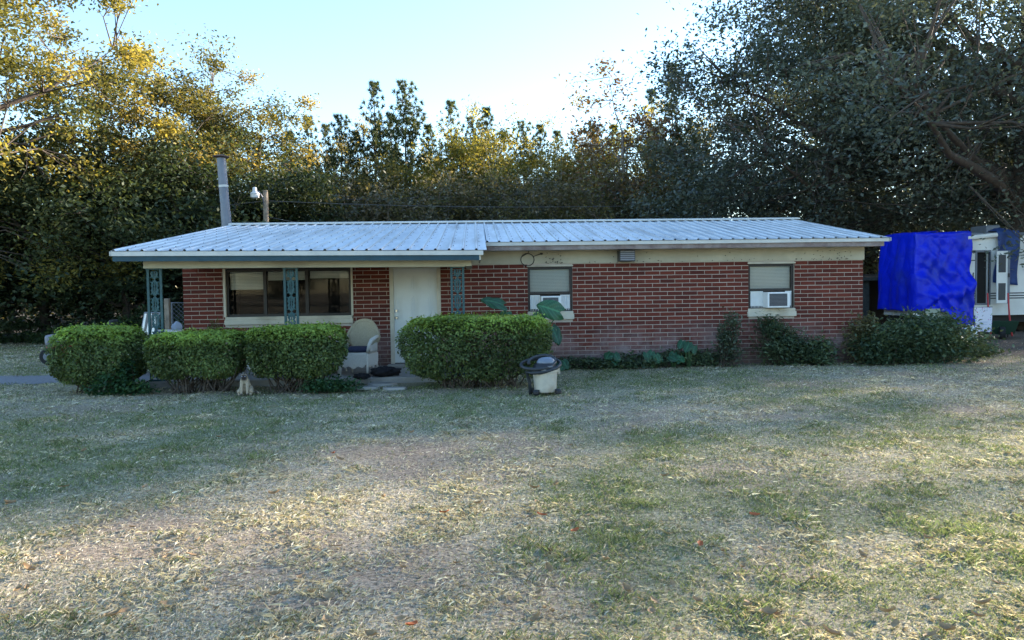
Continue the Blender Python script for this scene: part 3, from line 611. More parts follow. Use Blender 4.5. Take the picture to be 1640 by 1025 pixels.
def bundle(loc, r_, sd, label):
    q = MB(); rg = random.Random(sd); ph = [rg.uniform(0, 6) for _ in range(6)]
    def fn(u, v):
        a = 2*PI*u; b_ = PI*v; k = 1+.22*math.sin(3*a+ph[0])*math.sin(b_)+.15*math.sin(5*a+7*b_+ph[1])+.1*math.sin(9*a-4*b_+ph[2])
        return (r_[0]*math.sin(b_)*math.cos(a)*k, r_[1]*math.sin(b_)*math.sin(a)*k, max(0, r_[2]*(.55+.9*math.cos(b_)*k*.6)))
    q.grid(fn, 28, 14); o = q.build('cloth_bundle', 'black_cloth', None, smooth=True); o.location = loc
    return tag(o, label, 'cloth', 'black bundles on the porch floor')
c = P(612, 604, Z=.1); bundle((c[0]+.02, c[1]+.12, .098), (.24, .17, .15), 1, 'large black crumpled cloth heap on the porch before the door')
c = P(579, 608, Z=.1); bundle((c[0], c[1]+.05, .098), (.13, .12, .09), 2, 'small black cloth lump on the porch before the wicker armchair')
# stepping stones from the porch
for i, (px, py, w, d) in enumerate(((612, 617, .55, .32), (585, 623, .5, .26), (632, 624, .42, .22))):
    c = GP(px, py); q = MB(); rg = random.Random(i+9); k = 9; poly = [(w/2*math.cos(2*PI*j/k)*rg.uniform(.85, 1.1), d/2*math.sin(2*PI*j/k)*rg.uniform(.85, 1.1)) for j in range(k)]
    q.add([(x, y, 0) for x, y in poly]+[(x*.96, y*.96, .045) for x, y in poly], [tuple(range(k-1, -1, -1)), tuple(range(k, 2*k))]+[(j, (j+1) % k, (j+1) % k+k, j+k) for j in range(k)])
    o = q.build('stepping_stone', 'concrete', None, bevel=.008); o.location = (c[0], c[1], -.005); tag(o, 'flat grey stepping stone in the grass before the porch', 'stone', 'stepping stones')
# rock by the leftmost shrub
q = MB(); rg = random.Random(12)
def rockf(u, v):
    a = 2*PI*u; b_ = PI*v; k = 1+.18*math.sin(2*a+1)+.14*math.sin(3*b_+2*a)+.08*math.sin(7*a+5*b_)
    return (.19*math.sin(b_)*math.cos(a)*k, .15*math.sin(b_)*math.sin(a)*k, .10+.17*math.cos(b_)*k)
o = MB().grid(rockf, 18, 10).build('rock', 'stone', None, smooth=True); c = GP(181, 630); o.location = (c[0], c[1], -.03); tag(o, 'pale tan rock at the foot of the leftmost clipped shrub', 'rock')
# shop vacuum
c = GP(875, 634); vac = thing('shop_vacuum', 'dirty white drum vacuum with black hose wound round its lid', 'vacuum', (c[0], c[1]+.16, 0), math.radians(8))
def p_(nm, mm, q, par, **k): return q.build(nm, mm, par, **k)
p_('drum', 'tub_plastic', MB().lathe([(.14,.045),(.165,.05),(.168,.10),(.178,.27),(.181,.275),(.181,.285),(.186,.34),(.20,.345),(.205,.385),(.19,.392)], 28), vac, smooth=False)
p_('rim_clip', 'tub_plastic', MB().box((.19, -.03, .30), (.225, .03, .40)), vac, bevel=.008)
p_('motor_head', 'black_plastic', MB().lathe([(.19,.392),(.185,.42),(.16,.46),(.12,.475)], 24), vac, smooth=True)
p_('motor_cover', 'smoke_plastic', MB().lathe([(.13,.465),(.135,.49),(.11,.535),(.06,.56),(.02,.565)], 24, (.02, 0, 0), 1.1, .9), vac, smooth=True)
p_('label_plate', 'galvanised', MB().box((.0, -.178, .425), (.075, -.165, .445)), vac)
for a in (215, 325, 35, 145):
    a = math.radians(a); x, y = .185*math.cos(a), .185*math.sin(a)
    w_ = p_('caster', 'black_plastic', MB().lathe([(.035,.0),(.05,.02),(.05,.05),(.03,.08)], 12, (x*1.12, y*1.12, .012)).box((x-.03, y-.03, .05), (x+.03, y+.03, .09)), vac)
hp_ = [];
for i in range(60):
    t = i/59; a = -2.2+t*2*PI*1.9; rr_ = .225+.06*math.sin(a*.5+1); zz = .42+.10*t+.075*math.sin(a+0.4)
    hp_.append((rr_*math.cos(a)*1.15-.06*(1-t)-.03, rr_*.8*math.sin(a), zz))
hp_ = [(-.24, -.05, .02), (-.25, -.06, .2), (-.30, -.08, .36)] + hp_
hs_ = []; hr = []
for i, a in enumerate(hp_): hs_.append(a); hr.append(.025)
p_('hose', 'hose_plastic', MB().tube(hs_, hr, 10), vac, smooth=True)
# ------------------------------------------------------------------ sitting cat
c = GP(397, 630); cat = thing('cat', 'pale cat with a dark face sitting on the grass under a clipped shrub', 'cat', (c[0]+.02, c[1]-.22, 0), math.radians(6))
vt = [(0,.10,.075),(0,.085,.13),(0,.045,.19),(0,.015,.235),(0,-.005,.272),(0,-.03,.295),(0,-.062,.284),   # 0-6 pelvis..head, muzzle
      (.042,-.0,.20),(.045,-.03,.11),(.043,-.04,.03),(.044,-.065,.014), (-.042,-.0,.20),(-.045,-.03,.11),(-.043,-.04,.03),(-.044,-.065,.014),
      (.075,.07,.075),(.088,.0,.055),(.082,.03,.02),(.085,-.03,.015), (-.075,.07,.075),(-.088,.0,.055),(-.082,.03,.02),(-.085,-.03,.015),
      (0,.17,.03),(.08,.21,.02),(.16,.17,.018),(.19,.09,.016), (.03,-.015,.325),(.038,-.012,.352),(-.03,-.015,.325),(-.038,-.012,.352)]
ed = [(0,1),(1,2),(2,3),(3,4),(4,5),(5,6),(3,7),(7,8),(8,9),(9,10),(3,11),(11,12),(12,13),(13,14),(0,15),(15,16),(16,17),(17,18),(0,19),(19,20),(20,21),(21,22),(0,23),(23,24),(24,25),(25,26),(5,27),(27,28),(5,29),(29,30)]
rd = [.085,.088,.078,.066,.05,.052,.024,.034,.022,.018,.02,.034,.022,.018,.02,.055,.045,.026,.02,.055,.045,.026,.02,.03,.022,.02,.014,.022,.006,.022,.006]
me = bpy.data.meshes.new('body'); me.from_pydata(vt, ed, []); body = nobj('body', me, cat)
sk = body.modifiers.new('skin', 'SKIN'); sk.use_smooth_shade = True
for i, v in enumerate(me.skin_vertices[0].data): v.radius = (rd[i], rd[i]); v.use_root = (i == 0)
ss = body.modifiers.new('sub', 'SUBSURF'); ss.levels = 2; ss.render_levels = 2
mc = bpy.data.materials.new('cat_fur'); n, l, b = nodes(mc); tc = n.new('ShaderNodeTexCoord')
def dist_mask(pt, r0, r1):
    vm = n.new('ShaderNodeVectorMath'); vm.operation = 'DISTANCE'; l.new(tc.outputs['Object'], vm.inputs[0]); vm.inputs[1].default_value = pt
    mr = n.new('ShaderNodeMapRange'); mr.inputs['From Min'].default_value = r1; mr.inputs['From Max'].default_value = r0; l.new(vm.outputs['Value'], mr.inputs['Value']); return mr.outputs['Result']
def mxm(a, b_):
    q = n.new('ShaderNodeMath'); q.operation = 'MAXIMUM'; l.new(a, q.inputs[0]); l.new(b_, q.inputs[1]); return q.outputs[0]
mk = dist_mask((0, -.06, .285), .035, .075)
for pt in ((.04, -.01, .35), (-.04, -.01, .35), (.044, -.07, .0), (-.044, -.07, .0), (.15, .19, .02)): mk = mxm(mk, dist_mask(pt, .02, .05))
mx = n.new('ShaderNodeMix'); mx.data_type = 'RGBA'; l.new(mk, mx.inputs['Factor']); mx.inputs['A'].default_value = (.38, .31, .22, 1); mx.inputs['B'].default_value = (.035, .026, .022, 1); l.new(mx.outputs['Result'], b.inputs['Base Color']); b.inputs['Roughness'].default_value = .9
me.materials.append(mc); MAT['cat_fur'] = mc
for s in (-1, 1): MB().lathe([(.001,-.007),(.006,-.004),(.007,0),(.006,.004),(.001,.007)], 8, (s*.022, -.073, .302)).build('eye', 'pale_blue', cat)
MB().lathe([(.001,-.005),(.007,0),(.001,.005)], 8, (0, -.089, .288)).build('nose', 'black_plastic', cat)

# ------------------------------------------------------------------ plant builders
def core_tubes(paths, name, m, parent):
    q = MB()
    for pts, rad, seg in paths: q.tube(pts, rad, seg, caps=False)
    return q.build(name, m, parent, smooth=True)
def sellip(d, e=4.0):   # radius of a superellipsoid along unit directions
    return 1/np.maximum((np.abs(d)**e).sum(1)**(1/e), 1e-6)
def hedge(px0, px1, ytop, Yc, depth, seed, label, zb=0.12, n=26000):
    r = np.random.default_rng(seed); a, b_ = P(px0, 560, Y=Yc)[0], P(px1, 560, Y=Yc)[0]; zt = P((px0+px1)/2, ytop, Y=Yc+0.1)[2]
    cx = (a+b_)/2; hx = (b_-a)/2-.03; hz = (zt-zb)/2; t = thing('clipped_shrub', label, 'shrub', (cx, Yc, 0), group='clipped shrubs along the porch')
    d = unit(r.normal(size=(n, 3))); d[:, 1] = np.where(d[:, 1] > .25, -d[:, 1]*.9, d[:, 1]) if False else d[:, 1]
    # spread points evenly over the rounded box by sampling the cube surface
    pt = r.uniform(-1, 1, (n, 3)); ax = r.choice(3, n, p=[.18, .45, .37]); sg = r.choice([-1, 1], n); pt[np.arange(n), ax] = sg; low = (ax == 2) & (sg < 0); pt[low & (r.random(n) < .6), 2] = 1
    d = unit(pt); rad = sellip(d, 4.6); 
    bump = 1 + .035*npnoise(pt[:, 0]*hx*2+seed, pt[:, 2]*2+pt[:, 1], seed, 3, 2.6) + .02*npnoise(pt[:, 0]*hx*4, pt[:, 2]*4+pt[:, 1]*3, seed+1, 2, 4)
    inn = 1-np.abs(r.normal(0, .055, n)) - (r.random(n) < .35)*r.uniform(0, .32, n)
    loc = d*rad[:, None]*(bump*inn)[:, None]
    taper = 1-.16*np.clip(-loc[:, 2], 0, 1)**1.5                         # tucked in towards the ground
    C = np.stack([loc[:, 0]*hx*taper, loc[:, 1]*depth/2*taper, zb+hz+loc[:, 2]*hz], 1)
    ragged = r.random(n) < np.clip(-.1-loc[:, 2], 0, 1)*1.1*(0.5+0.5*np.sin(C[:, 0]*7+seed)); C = C[~ragged]; loc = loc[~ragged]; inn = inn[~ragged]; k = len(C)
    young = np.clip((loc[:, 2]-.35)*2.2, 0, 1)*np.clip((inn-.88)*10, 0, 1)  # paler top leaves: new growth, plus sky light painted into the colour
    cols = colmix(k, [(.06,.096,.034),(.11,.16,.05),(.18,.235,.07)], r)*(1-young[:, None]) + colmix(k, [(.22,.33,.055),(.34,.45,.085)], r)*young[:, None]  # young blends in new growth and the painted sky light together
    tone = 1+.28*npnoise(C[:, 0]*1.5+seed*3, C[:, 2]*1.5+C[:, 1], seed+5, 3, 3.0); cols = np.clip(cols*np.clip(tone, .6, 1.5)[:, None], .004, 1)
    st = r.random(k) < .035; C[st] += unit(loc[st])*r.uniform(.01, .085, (st.sum(), 1)); dead = r.random(k) < .012; cols[dead] = (.24, .19, .12)
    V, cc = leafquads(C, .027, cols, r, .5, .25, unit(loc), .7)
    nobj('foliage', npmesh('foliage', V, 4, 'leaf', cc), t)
    paths = []
    for i in range(60):
        x0 = r.uniform(-.55, .55)*hx; y0 = r.uniform(-.4, .4)*depth/2; x1 = np.clip(x0+r.normal(0, .35), -.9*hx, .9*hx); y1 = r.uniform(-.8, .8)*depth/2; z1 = zb+hz*r.uniform(.5, 1.8)
        paths.append(([(x0, y0, -.03), ((x0+x1)/2+r.normal(0, .05), (y0+y1)/2, z1*.45), (x1, y1, z1)], [.014, .010, .005], 5))
    core_tubes(paths, 'stems', 'bark', t)
    return t
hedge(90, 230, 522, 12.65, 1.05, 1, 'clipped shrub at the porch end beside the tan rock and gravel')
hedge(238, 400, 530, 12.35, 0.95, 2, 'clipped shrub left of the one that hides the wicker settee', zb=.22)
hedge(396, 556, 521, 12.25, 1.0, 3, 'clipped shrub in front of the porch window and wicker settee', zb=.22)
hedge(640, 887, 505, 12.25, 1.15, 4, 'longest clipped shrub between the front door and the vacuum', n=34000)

def bush(name, label, cat, loc, blobs, n, leaf, pal, seed, group=None, m='leaf', stems=14, aspect=.5, up=.5):
    """loose plant: leaves gathered in uneven clumps inside the given ellipsoids (x,y,z,rx,ry,rz)."""
    r = np.random.default_rng(seed); t = thing(name, label, cat, loc, 0, group); Cs = []; cl = []; paths = []
    vol = np.array([b_[3]*b_[4]*b_[5] for b_ in blobs])**.7; vol /= vol.sum()
    for b_, f in zip(blobs, vol):
        nc = max(5, int(26*f*3)); d = unit(r.normal(size=(nc, 3)))*(r.random((nc, 1))**.4); cen = np.array(b_[:3]) + d*np.array(b_[3:])
        cen[:, 2] = np.maximum(cen[:, 2], .03)
        k = int(n*f); j = r.integers(0, nc, k); sp = np.array(b_[3:])*.30
        C = cen[j] + r.normal(size=(k, 3))*sp; C[:, 2] = np.maximum(C[:, 2], .015+.03*r.random(k)); Cs.append(C); cl.append((r.random(nc)*.9)[j])
        for q in range(min(nc, stems)):
            e = cen[q]; s = np.array((b_[0]+r.normal(0, b_[3]*.25), b_[1]+r.normal(0, b_[4]*.25), -.03)); mid = (s+e)/2+r.normal(0, .04, 3); paths.append(([s, mid, e], [.010, .007, .003], 4))
    C = np.concatenate(Cs); cl = np.concatenate(cl); V, cc = leafquads(C, leaf, colmix(len(C), pal, r, cl), r, aspect, up)
    nobj('foliage', npmesh('foliage', V, 4, m, cc), t); core_tubes(paths, 'stems', 'bark', t)
    return t
DG = [(.04,.068,.04),(.08,.118,.062),(.14,.18,.095)]
GG = [(.045,.07,.03),(.08,.12,.045),(.14,.17,.07)]
bush('weed_bush', 'feathery dark green weed bush below the right window sill', 'bush', (6.05, 14.55, 0), [(0,0,.38,.42,.28,.38),(-.15,.1,.75,.35,.2,.22),(.25,0,.3,.4,.3,.28)], 5200, .045, DG, 11, aspect=.3)
bush('weed_bush', 'low rounded weeds at the foot of the wall right of the feathery bush', 'bush', (6.75, 14.5, 0), [(0,0,.25,.3,.25,.25)], 1800, .04, DG, 12)
bush('tall_weed', 'tall spindly weed with pale leaves against the brick wall', 'weed', (4.95, 14.5, 0), [(0,0,.35,.22,.18,.35),(.1,0,.8,.16,.12,.22),(-.1,0,.55,.1,.1,.4)], 1700, .035, [(.05,.075,.045),(.10,.13,.085),(.16,.19,.13)], 13)
bush('weed_bush', 'big leafy weed bush at the right house corner below the blue tarp', 'bush', (8.75, 14.6, 0), [(-.2,0,.42,.8,.5,.42),(.7,.1,.45,.75,.5,.4),(-.75,-.1,.3,.5,.4,.35),(.3,.1,.65,.5,.35,.3)], 14000, .042, DG, 14)
bush('weed_bush', 'weed coloured yellow as if sunlit at the brick corner left of the big weed bush', 'bush', (7.75, 14.7, 0), [(0,0,.45,.3,.22,.42),(.15,0,.75,.12,.12,.2)], 2600, .036, [(.07,.08,.035),(.15,.14,.07),(.22,.19,.10)], 15)  # golden sunlight at the bush's wall side, painted in as yellow leaf colours
bush('weed_bush', 'light green sprawling weed beside the garden flag', 'bush', tuple(GP(1532, 570)), [(0,0,.26,.38,.35,.26),(.35,-.2,.12,.35,.25,.12)], 3000, .045, GG, 16)
bush('weed_bush', 'straggly pale weed in front of the folding camp chair', 'bush', tuple(GP(1505, 562)), [(0,0,.36,.36,.3,.3)], 1500, .05, [(.10,.12,.08),(.2,.22,.17),(.34,.35,.3)], 17, aspect=.25)
bush('weed_patch', 'low ivy and weeds growing along the foot of brick wall', 'weeds', (3.3, 14.62, 0), [(-1.0,0,.10,.5,.3,.12),(-.3,0,.13,.5,.3,.14),(.5,0,.15,.5,.28,.16),(1.2,.05,.14,.5,.25,.15),(-1.6,.1,.1,.4,.2,.1)], 6000, .035, DG, 18)
bush('weed_patch', 'weeds growing under the leftmost clipped shrub around the rock', 'weeds', (-6.0, 12.15, 0), [(.1,0,.16,.28,.2,.17),(.5,0,.1,.3,.2,.12),(.35,.1,.4,.16,.14,.25)], 2200, .035, [(.02,.06,.025),(.04,.10,.04),(.07,.14,.05)], 19)
bush('weed_patch', 'low weeds at the foot of the middle clipped shrub by the stones', 'weeds', (-2.45, 12.0, 0), [(0,0,.12,.3,.25,.13),(.3,-.05,.08,.25,.2,.1)], 1700, .03, [(.02,.06,.025),(.04,.10,.04),(.06,.12,.05)], 20)
# elephant ears
def ear_mesh(L, seed):
    r = random.Random(seed); q = MB(); nu, nv = 14, 20
    def fn(u, v):
        s = (u-.5)*2; t = v
        w = L*.46*(math.sin(PI*min(1, t*.90+.10))**.7)*(1-.22*t)
        y = -L*.22*abs(s)**1.4*(1-t)**2*1.2 + L*t
        z = .07*L*abs(s) - .16*L*t*t + .03*L*math.sin(13*t+4*abs(s))*abs(s) - .10*L*abs(s)**3 
        return (s*w, y, z)
    q.grid(fn, nu, nv); me = q.mesh('leaf', 'big_leaf'); me.shade_smooth()
    a = me.attributes.new('col', 'FLOAT_COLOR', 'POINT'); n_ = len(me.vertices); c4 = np.ones((n_, 4), np.float32); base = np.array((.022, .075, .035))*r.uniform(.8, 1.25)
    for j in range(nv+1):
        for i in range(nu+1):
            vein = 2.6 if i == nu//2 else (1.75 if (j + abs(i-nu//2)) % 4 == 0 else 1.05); c4[j*(nu+1)+i, :3] = base*vein
    a.data.foreach_set('color', c4.ravel()); return me
def elephant_ear(label, base, leaves, seed):
    t = thing('elephant_ear_plant', label, 'plant', base, 0, 'elephant ear plants by the brick wall')
    for i, (tip, L, td, nn_) in enumerate(leaves):
        v = Vector(tip)-Vector(base); o = nobj('leaf', ear_mesh(L, seed+i), t); ny_ = Vector(td).normalized(); nz_ = Vector(nn_); nz_ = (nz_-ny_*nz_.dot(ny_)).normalized(); nx_ = ny_.cross(nz_)
        o.matrix_local = Matrix(((nx_.x, ny_.x, nz_.x, v.x), (nx_.y, ny_.y, nz_.y, v.y), (nx_.z, ny_.z, nz_.z, v.z), (0, 0, 0, 1)))
        q = MB().tube([(v.x*.12, v.y*.12, -.03), (v.x*.45, v.y*.5, v.z*.6), tuple(v)], [.022, .016, .009], 6); q.build('stalk', 'teal_iron' if False else 'stalk', t, smooth=True)
mat('stalk', (.06, .12, .05), .6)
pA, pB, pC, pD, pE = P(806, 488, Y=13.7), P(897, 500, Y=13.6), P(868, 503, Y=13.7), P(884, 524, Y=13.6), P(812, 500, Y=13.8)
elephant_ear('tall elephant ear plant with broad drooping leaves behind the longest shrub', (0.9, 14.1, 0), [(tuple(pA), .42, (-.85, -.1, .32), (.1, -.55, .75)), (tuple(pB), .45, (-.75, -.25, .30), (-.1, -.9, .35)), (tuple(pC), .28, (-.5, -.3, -.3), (0, -.7, .6)), (tuple(pD), .36, (.35, -.4, -.75), (.4, -.8, .2)), (tuple(pE), .28, (-.3, -.5, -.4), (0, -.6, .7))], 1)
for i, (px, py, h) in enumerate(((905, 575, .2), (985, 572, .34), (1045, 575, .30), (1078, 577, .28), (1103, 572, .52))):
    b_ = P(px, 584, Y=14.55); b_[2] = 0; tp = [(b_[0]+random.uniform(-.14, .14), 14.5+random.uniform(-.1, .05), h*random.uniform(.6, 1.1)) for _ in range(4)]
    elephant_ear(['small elephant ear sprout at the wall behind the vacuum', 'young elephant ear among the low weeds, second from the vacuum', 'young elephant ear midway along the weedy wall foot', 'young elephant ear next to the taller one by the spindly weed', 'taller young elephant ear near the tall spindly weed'][i], tuple(b_), [(q_, random.uniform(.16, .25), (random.uniform(-.7, .7), -.5, random.uniform(-.9, -.2)), (random.uniform(-.3, .3), -.75, .6)) for q_ in tp], 30+i*7)
# potted-looking grass tuft by porch window
bush('spiky_plant', 'spiky grass plant on the porch below the left window corner', 'plant', (-5.0, 14.55, .10), [(0,0,.75,.12,.1,.2),(0,0,.4,.12,.1,.3)], 500, .09, [(.04,.08,.03),(.08,.12,.04),(.15,.14,.06)], 23, aspect=.08)

# ------------------------------------------------------------------ left yard: mower, table, chair, gate, post
c = GP(84, 583); mw = thing('riding_mower', 'grey and red riding mower parked behind the leftmost shrub', 'mower', (c[0]+.55, c[1]+.3, 0), math.radians(8))
p_('hood', 'mower_grey', MB().box((-.75, -.24, .42), (-.1, .24, .68)), mw, bevel=.07)
p_('deck', 'red_paint', MB().box((-.45, -.48, .16), (.35, .48, .30)), mw, bevel=.05)
p_('frame', 'red_paint', MB().box((-.72, -.2, .30), (.6, .2, .42)), mw, bevel=.03)
p_('fender', 'mower_grey', MB().box((.1, -.42, .45), (.85, .42, .56)), mw, bevel=.05)
p_('seat', 'black_plastic', MB().box((.3, -.22, .58), (.7, .22, .66)).box((.64, -.22, .66), (.74, .22, 1.0)), mw, bevel=.04)
p_('steering_wheel', 'black_plastic', MB().tube([(-.05, 0, .6), (.05, 0, .88)], .02, 6).tube([(.05+.05*math.sin(a*.5), .17*math.cos(a*.5), .9+.16*math.sin(a*.5)*.3) for a in range(13)], .014, 6), mw)
for x, r_2, yy in ((-.6, .19, .36), (.52, .27, .40)):
    for s in (-1, 1):
        w_ = p_('wheel', 'tyre', MB().tube([(x, s*yy-.08, r_2), (x, s*yy-.05, r_2), (x, s*yy+.05, r_2), (x, s*yy+.08, r_2)], [r_2*.86, r_2, r_2, r_2*.86], 18), mw)
        nobj('rim', MB().tube([(x, s*yy-.085, r_2), (x, s*yy+.085, r_2)], r_2*.5, 14).mesh('rim', 'galvanised'), w_)
a = P(231, 531, Y=15.4); tb = thing('folding_table', 'white topped folding table behind the porch end post', 'table', (a[0]+.15, 15.6, 0))
p_('table_top', 'white_paint', MB().box((-.35, -.3, .80), (.55, .3, .85)), tb, bevel=.01)
for x in (-.28, .48):
    for y in (-.24, .24): p_('leg', 'galvanised', MB().tube([(x, y, .80), (x*1.05, y*1.05, 0)], .016, 6), tb)
o = MB().grid(lambda u, v: (.10*math.sin(PI*v)*math.cos(2*PI*u)*(1+.3*math.sin(6*u*PI+1)), .09*math.sin(PI*v)*math.sin(2*PI*u), max(0, .06+.10*math.cos(PI*v)*(1+.3*math.sin(9*u)))), 18, 8).build('plastic_bundle', 'pale_blue', None, smooth=True); o.location = (a[0]+.55, 15.6, .849); tag(o, 'pale blue plastic bundle on the white folding table', 'bundle')
a = P(205, 500, Y=15.0); lc = thing('lawn_chair', 'folding lawn chair with black and white striped webbing behind shrub', 'chair', (a[0]+.15, 15.1, 0), math.radians(-35))
for s in (-.26, .26):
    p_('side_frame', 'galvanised', MB().tube([(s, -.25, 0), (s, .12, .42), (s, .30, 1.22)], .014, 6).tube([(s, .3, 0), (s, -.25, .44)], .014, 6), lc)
p_('seat', 'white_paint', MB().box((-.26, -.25, .42), (.26, .14, .435)), lc)
for i in range(6): p_('back_strap', 'white_paint' if i % 2 == 0 else 'black_plastic', MB().box((-.26+i*.088, .12, .45), (-.18+i*.088, .135, 1.22), Matrix.Rotation(-.22, 3, 'X'), (0, .12, .45)), lc)
p_('back_rail', 'galvanised', MB().tube([(-.26, .30, 1.22), (.26, .30, 1.22)], .014, 6), lc)
a = P(267.5, 478, Y=16.4); tag(MB().box((a[0]-.05, 16.35, -.05), (a[0]+.05, 16.45, a[2])).build('wooden_post', 'pole_wood', None, bevel=.008), 'grey wooden post beside the house between porch post and gate', 'post')
a = P(275, 485, Y=17.0); b_ = P(300, 485, Y=17.0); gt = thing('chain_link_gate', 'grey chain link gate beside the left house corner', 'gate', (a[0], 17, 0))
W = 1.0; Hh = a[2]
p_('frame', 'galvanised', MB().tube([(0, 0, .05), (0, 0, Hh), (W, 0, Hh), (W, 0, .05), (0, 0, .05)], .022, 8), gt)
q = MB()
for i in range(-14, 12):
    for s in (1, -1):
        x0, z0, x1, z1 = (i*.1, .06, i*.1+Hh, Hh) if s > 0 else (i*.1+Hh, .06, i*.1, Hh)
        k0, k1 = sorted((np.clip((0-x0)/(x1-x0), 0, 1), np.clip((W-x0)/(x1-x0), 0, 1)))
        if k1-k0 > .02: q.tube([(x0+(x1-x0)*k0, 0, z0+(z1-z0)*k0), (x0+(x1-x0)*k1, 0, z0+(z1-z0)*k1)], .004, 3, False)
p_('wire_mesh', 'galvanised', q, gt)
p_('gate_post', 'galvanised', MB().tube([(-.09, 0, -.05), (-.09, 0, Hh+.08)], .03, 8), gt)
# yard light pole and wires
a = P(424, 305, Y=27); pl = thing('light_pole', 'short wooden pole with a white yard lamp behind the roof', 'pole', (a[0], 27, 0))
p_('pole', 'pole_wood', MB().tube([(0, 0, -.2), (.02, 0, a[2])], [.13, .09], 12), pl)
b_ = P(408, 309, Y=26.6); dx, dy, dz = b_[0]-a[0], -.4, b_[2]
p_('lamp_arm', 'galvanised', MB().tube([(0, -.05, dz-.55), (-.04, -.08, dz-.15), (dx*.55, dy*.7, dz+.06), (dx, dy, dz+.04)], .03, 8), pl, smooth=True)
lh = p_('lamp_head', 'lamp_white', MB().lathe([(.04,.20),(.07,.18),(.08,.05),(.15,.0),(.16,-.05)][::-1], 16, (dx, dy, dz)), pl, smooth=True)
nobj('lamp_lens', MB().lathe([(.15,-.05),(.14,-.16),(.08,-.19)][::-1], 16, (dx, dy, dz)).mesh('lamp_lens', 'lamp_white'), lh)
def wire(pa, pb_, sag, label, r=.011):
    pts = [tuple(np.array(pa)*(1-t)+np.array(pb_)*t - np.array((0, 0, sag*4*t*(1-t)))) for t in np.linspace(0, 1, 25)]
    tag(MB().tube(pts, r, 4).build('power_line', 'wire'), label, 'wire', 'wires behind the roof')
wire(P(-300, 372, Y=27.2), a+np.array((0, .1, -.35)), .2, 'lower wire running left from the yard light pole')
wire(a+np.array((0, .1, -.35)), P(1500, 300, Y=33), .5, 'lower wire running right from the pole past the roof')
wire(P(-300, 318, Y=30), P(1300, 285, Y=34), .5, 'upper thin wire crossing behind the stove pipe and the pole')
wire(a+np.array((0, .05, -.9)), P(760, 366, Y=20), .25, 'slack wire dropping from the pole to the roof ridge')

# ------------------------------------------------------------------ camper, tarps and its clutter
CY = 22.6
cx0 = P(1468, 440, Y=CY)[0]; cx1 = cx0+6.6; CD = 1.85
ztop = P(1560, 378, Y=CY)[2]
cm = thing('camper', 'old white camper trailer with its door open, parked under the oak', 'camper', (cx0, CY, 0))
L = cx1-cx0; fx_ = lambda px: P(px, 450, Y=CY)[0]-cx0
fz = lambda py, px=1560: P(px, py, Y=CY)[2]
d0, d1 = fx_(1564), fx_(1584); zd0, zd1 = fz(486), fz(404)
q = MB(); q.box((0, 0, .55), (d0, CD, ztop)); q.box((d1, 0, .55), (L, CD, ztop)); q.box((d0, 0, .55), (d1, CD, zd0)); q.box((d0, 0, zd1), (d1, CD, ztop)); 
p_('body', 'camper_skin', q, cm)
p_('door_void', 'camper_dark', MB().add([(d0,.14,zd0),(d1,.14,zd0),(d1,.14,zd1),(d0,.14,zd1)], [(0,1,2,3)]), cm)
p_('door_frame', 'galvanised', MB().box((d0-.05, -.025, zd0-.05), (d0, .05, zd1+.06)).box((d1, -.025, zd0-.05), (d1+.04, .05, zd1+.06)).box((d0, -.025, zd1), (d1, .05, zd1+.06)).box((d0, -.025, zd0-.05), (d1, .05, zd0)), cm)
dm = p_('door', 'camper_skin', MB().box((d1+.02, -.32, zd0), (d1+.42, -.285, zd1+.02)), cm, bevel=.01); 
for za, zb in ((zd0+.1, zd0+.62), (zd0+.95, zd1-.1)): nobj('pane', MB().box((d1+.07, -.326, za), (d1+.30, -.321, zb)).mesh('pane', 'ac_dark'), dm)
nobj('door_edge', MB().box((d1+.36, -.33, zd0-.01), (d1+.43, -.275, zd1+.03)).mesh('door_edge', 'galvanised'), dm)
nobj('handle', MB().box((d1+.36, -.36, zd0+.80), (d1+.40, -.331, zd0+.92)).mesh('handle', 'black_plastic'), dm)
p_('roof_edge', 'galvanised', MB().box((-.03, -.03, ztop), (L+.03, CD+.03, ztop+.10)), cm, bevel=.03)
p_('awning_tube', 'camper_skin', MB().tube([(fx_(1545), -.08, ztop-.07), (fx_(1592), -.08, ztop+.02)], .075, 10), cm)
p_('roof_unit', 'galvanised', MB().box((fx_(1590), .3, ztop+.1), (fx_(1612), 1.1, ztop+.36)), cm, bevel=.04)
for i, z in enumerate((fz(478), fz(474), fz(470))): p_('stripe', 'camper_stripe', MB().box((.02, -.006, z-.022), (d0-.051, -.0005, z+.014)), cm); p_('stripe', 'camper_stripe', MB().box((d1+.05, -.006, z-.022), (L, -.0005, z+.014)), cm)
p_('trim_line', 'camper_stripe', MB().box((fx_(1545), -.006, fz(417)-.015), (d0-.06, -.0005, fz(417)+.015)), cm)
p_('grab_rail', 'black_plastic', MB().tube([(d0-.10, 0, fz(468)), (d0-.16, -.07, fz(465)), (d0-.16, -.07, fz(440)), (d0-.10, 0, fz(437))], .015, 6), cm)
p_('hatch', 'camper_skin', MB().box((fx_(1549), -.018, fz(466)), (fx_(1560), -.0005, fz(457))), cm, bevel=.005)
p_('porch_light', 'black_plastic', MB().box((fx_(1556), -.05, fz(405)), (fx_(1560), -.0005, fz(401))), cm)
p_('underframe', 'camper_dark', MB().box((.1, .15, .32), (L-.1, CD-.2, .549)), cm)
p_('step', 'black_plastic', MB().box((d0, -.34, .34), (d1, -.001, .38)), cm)
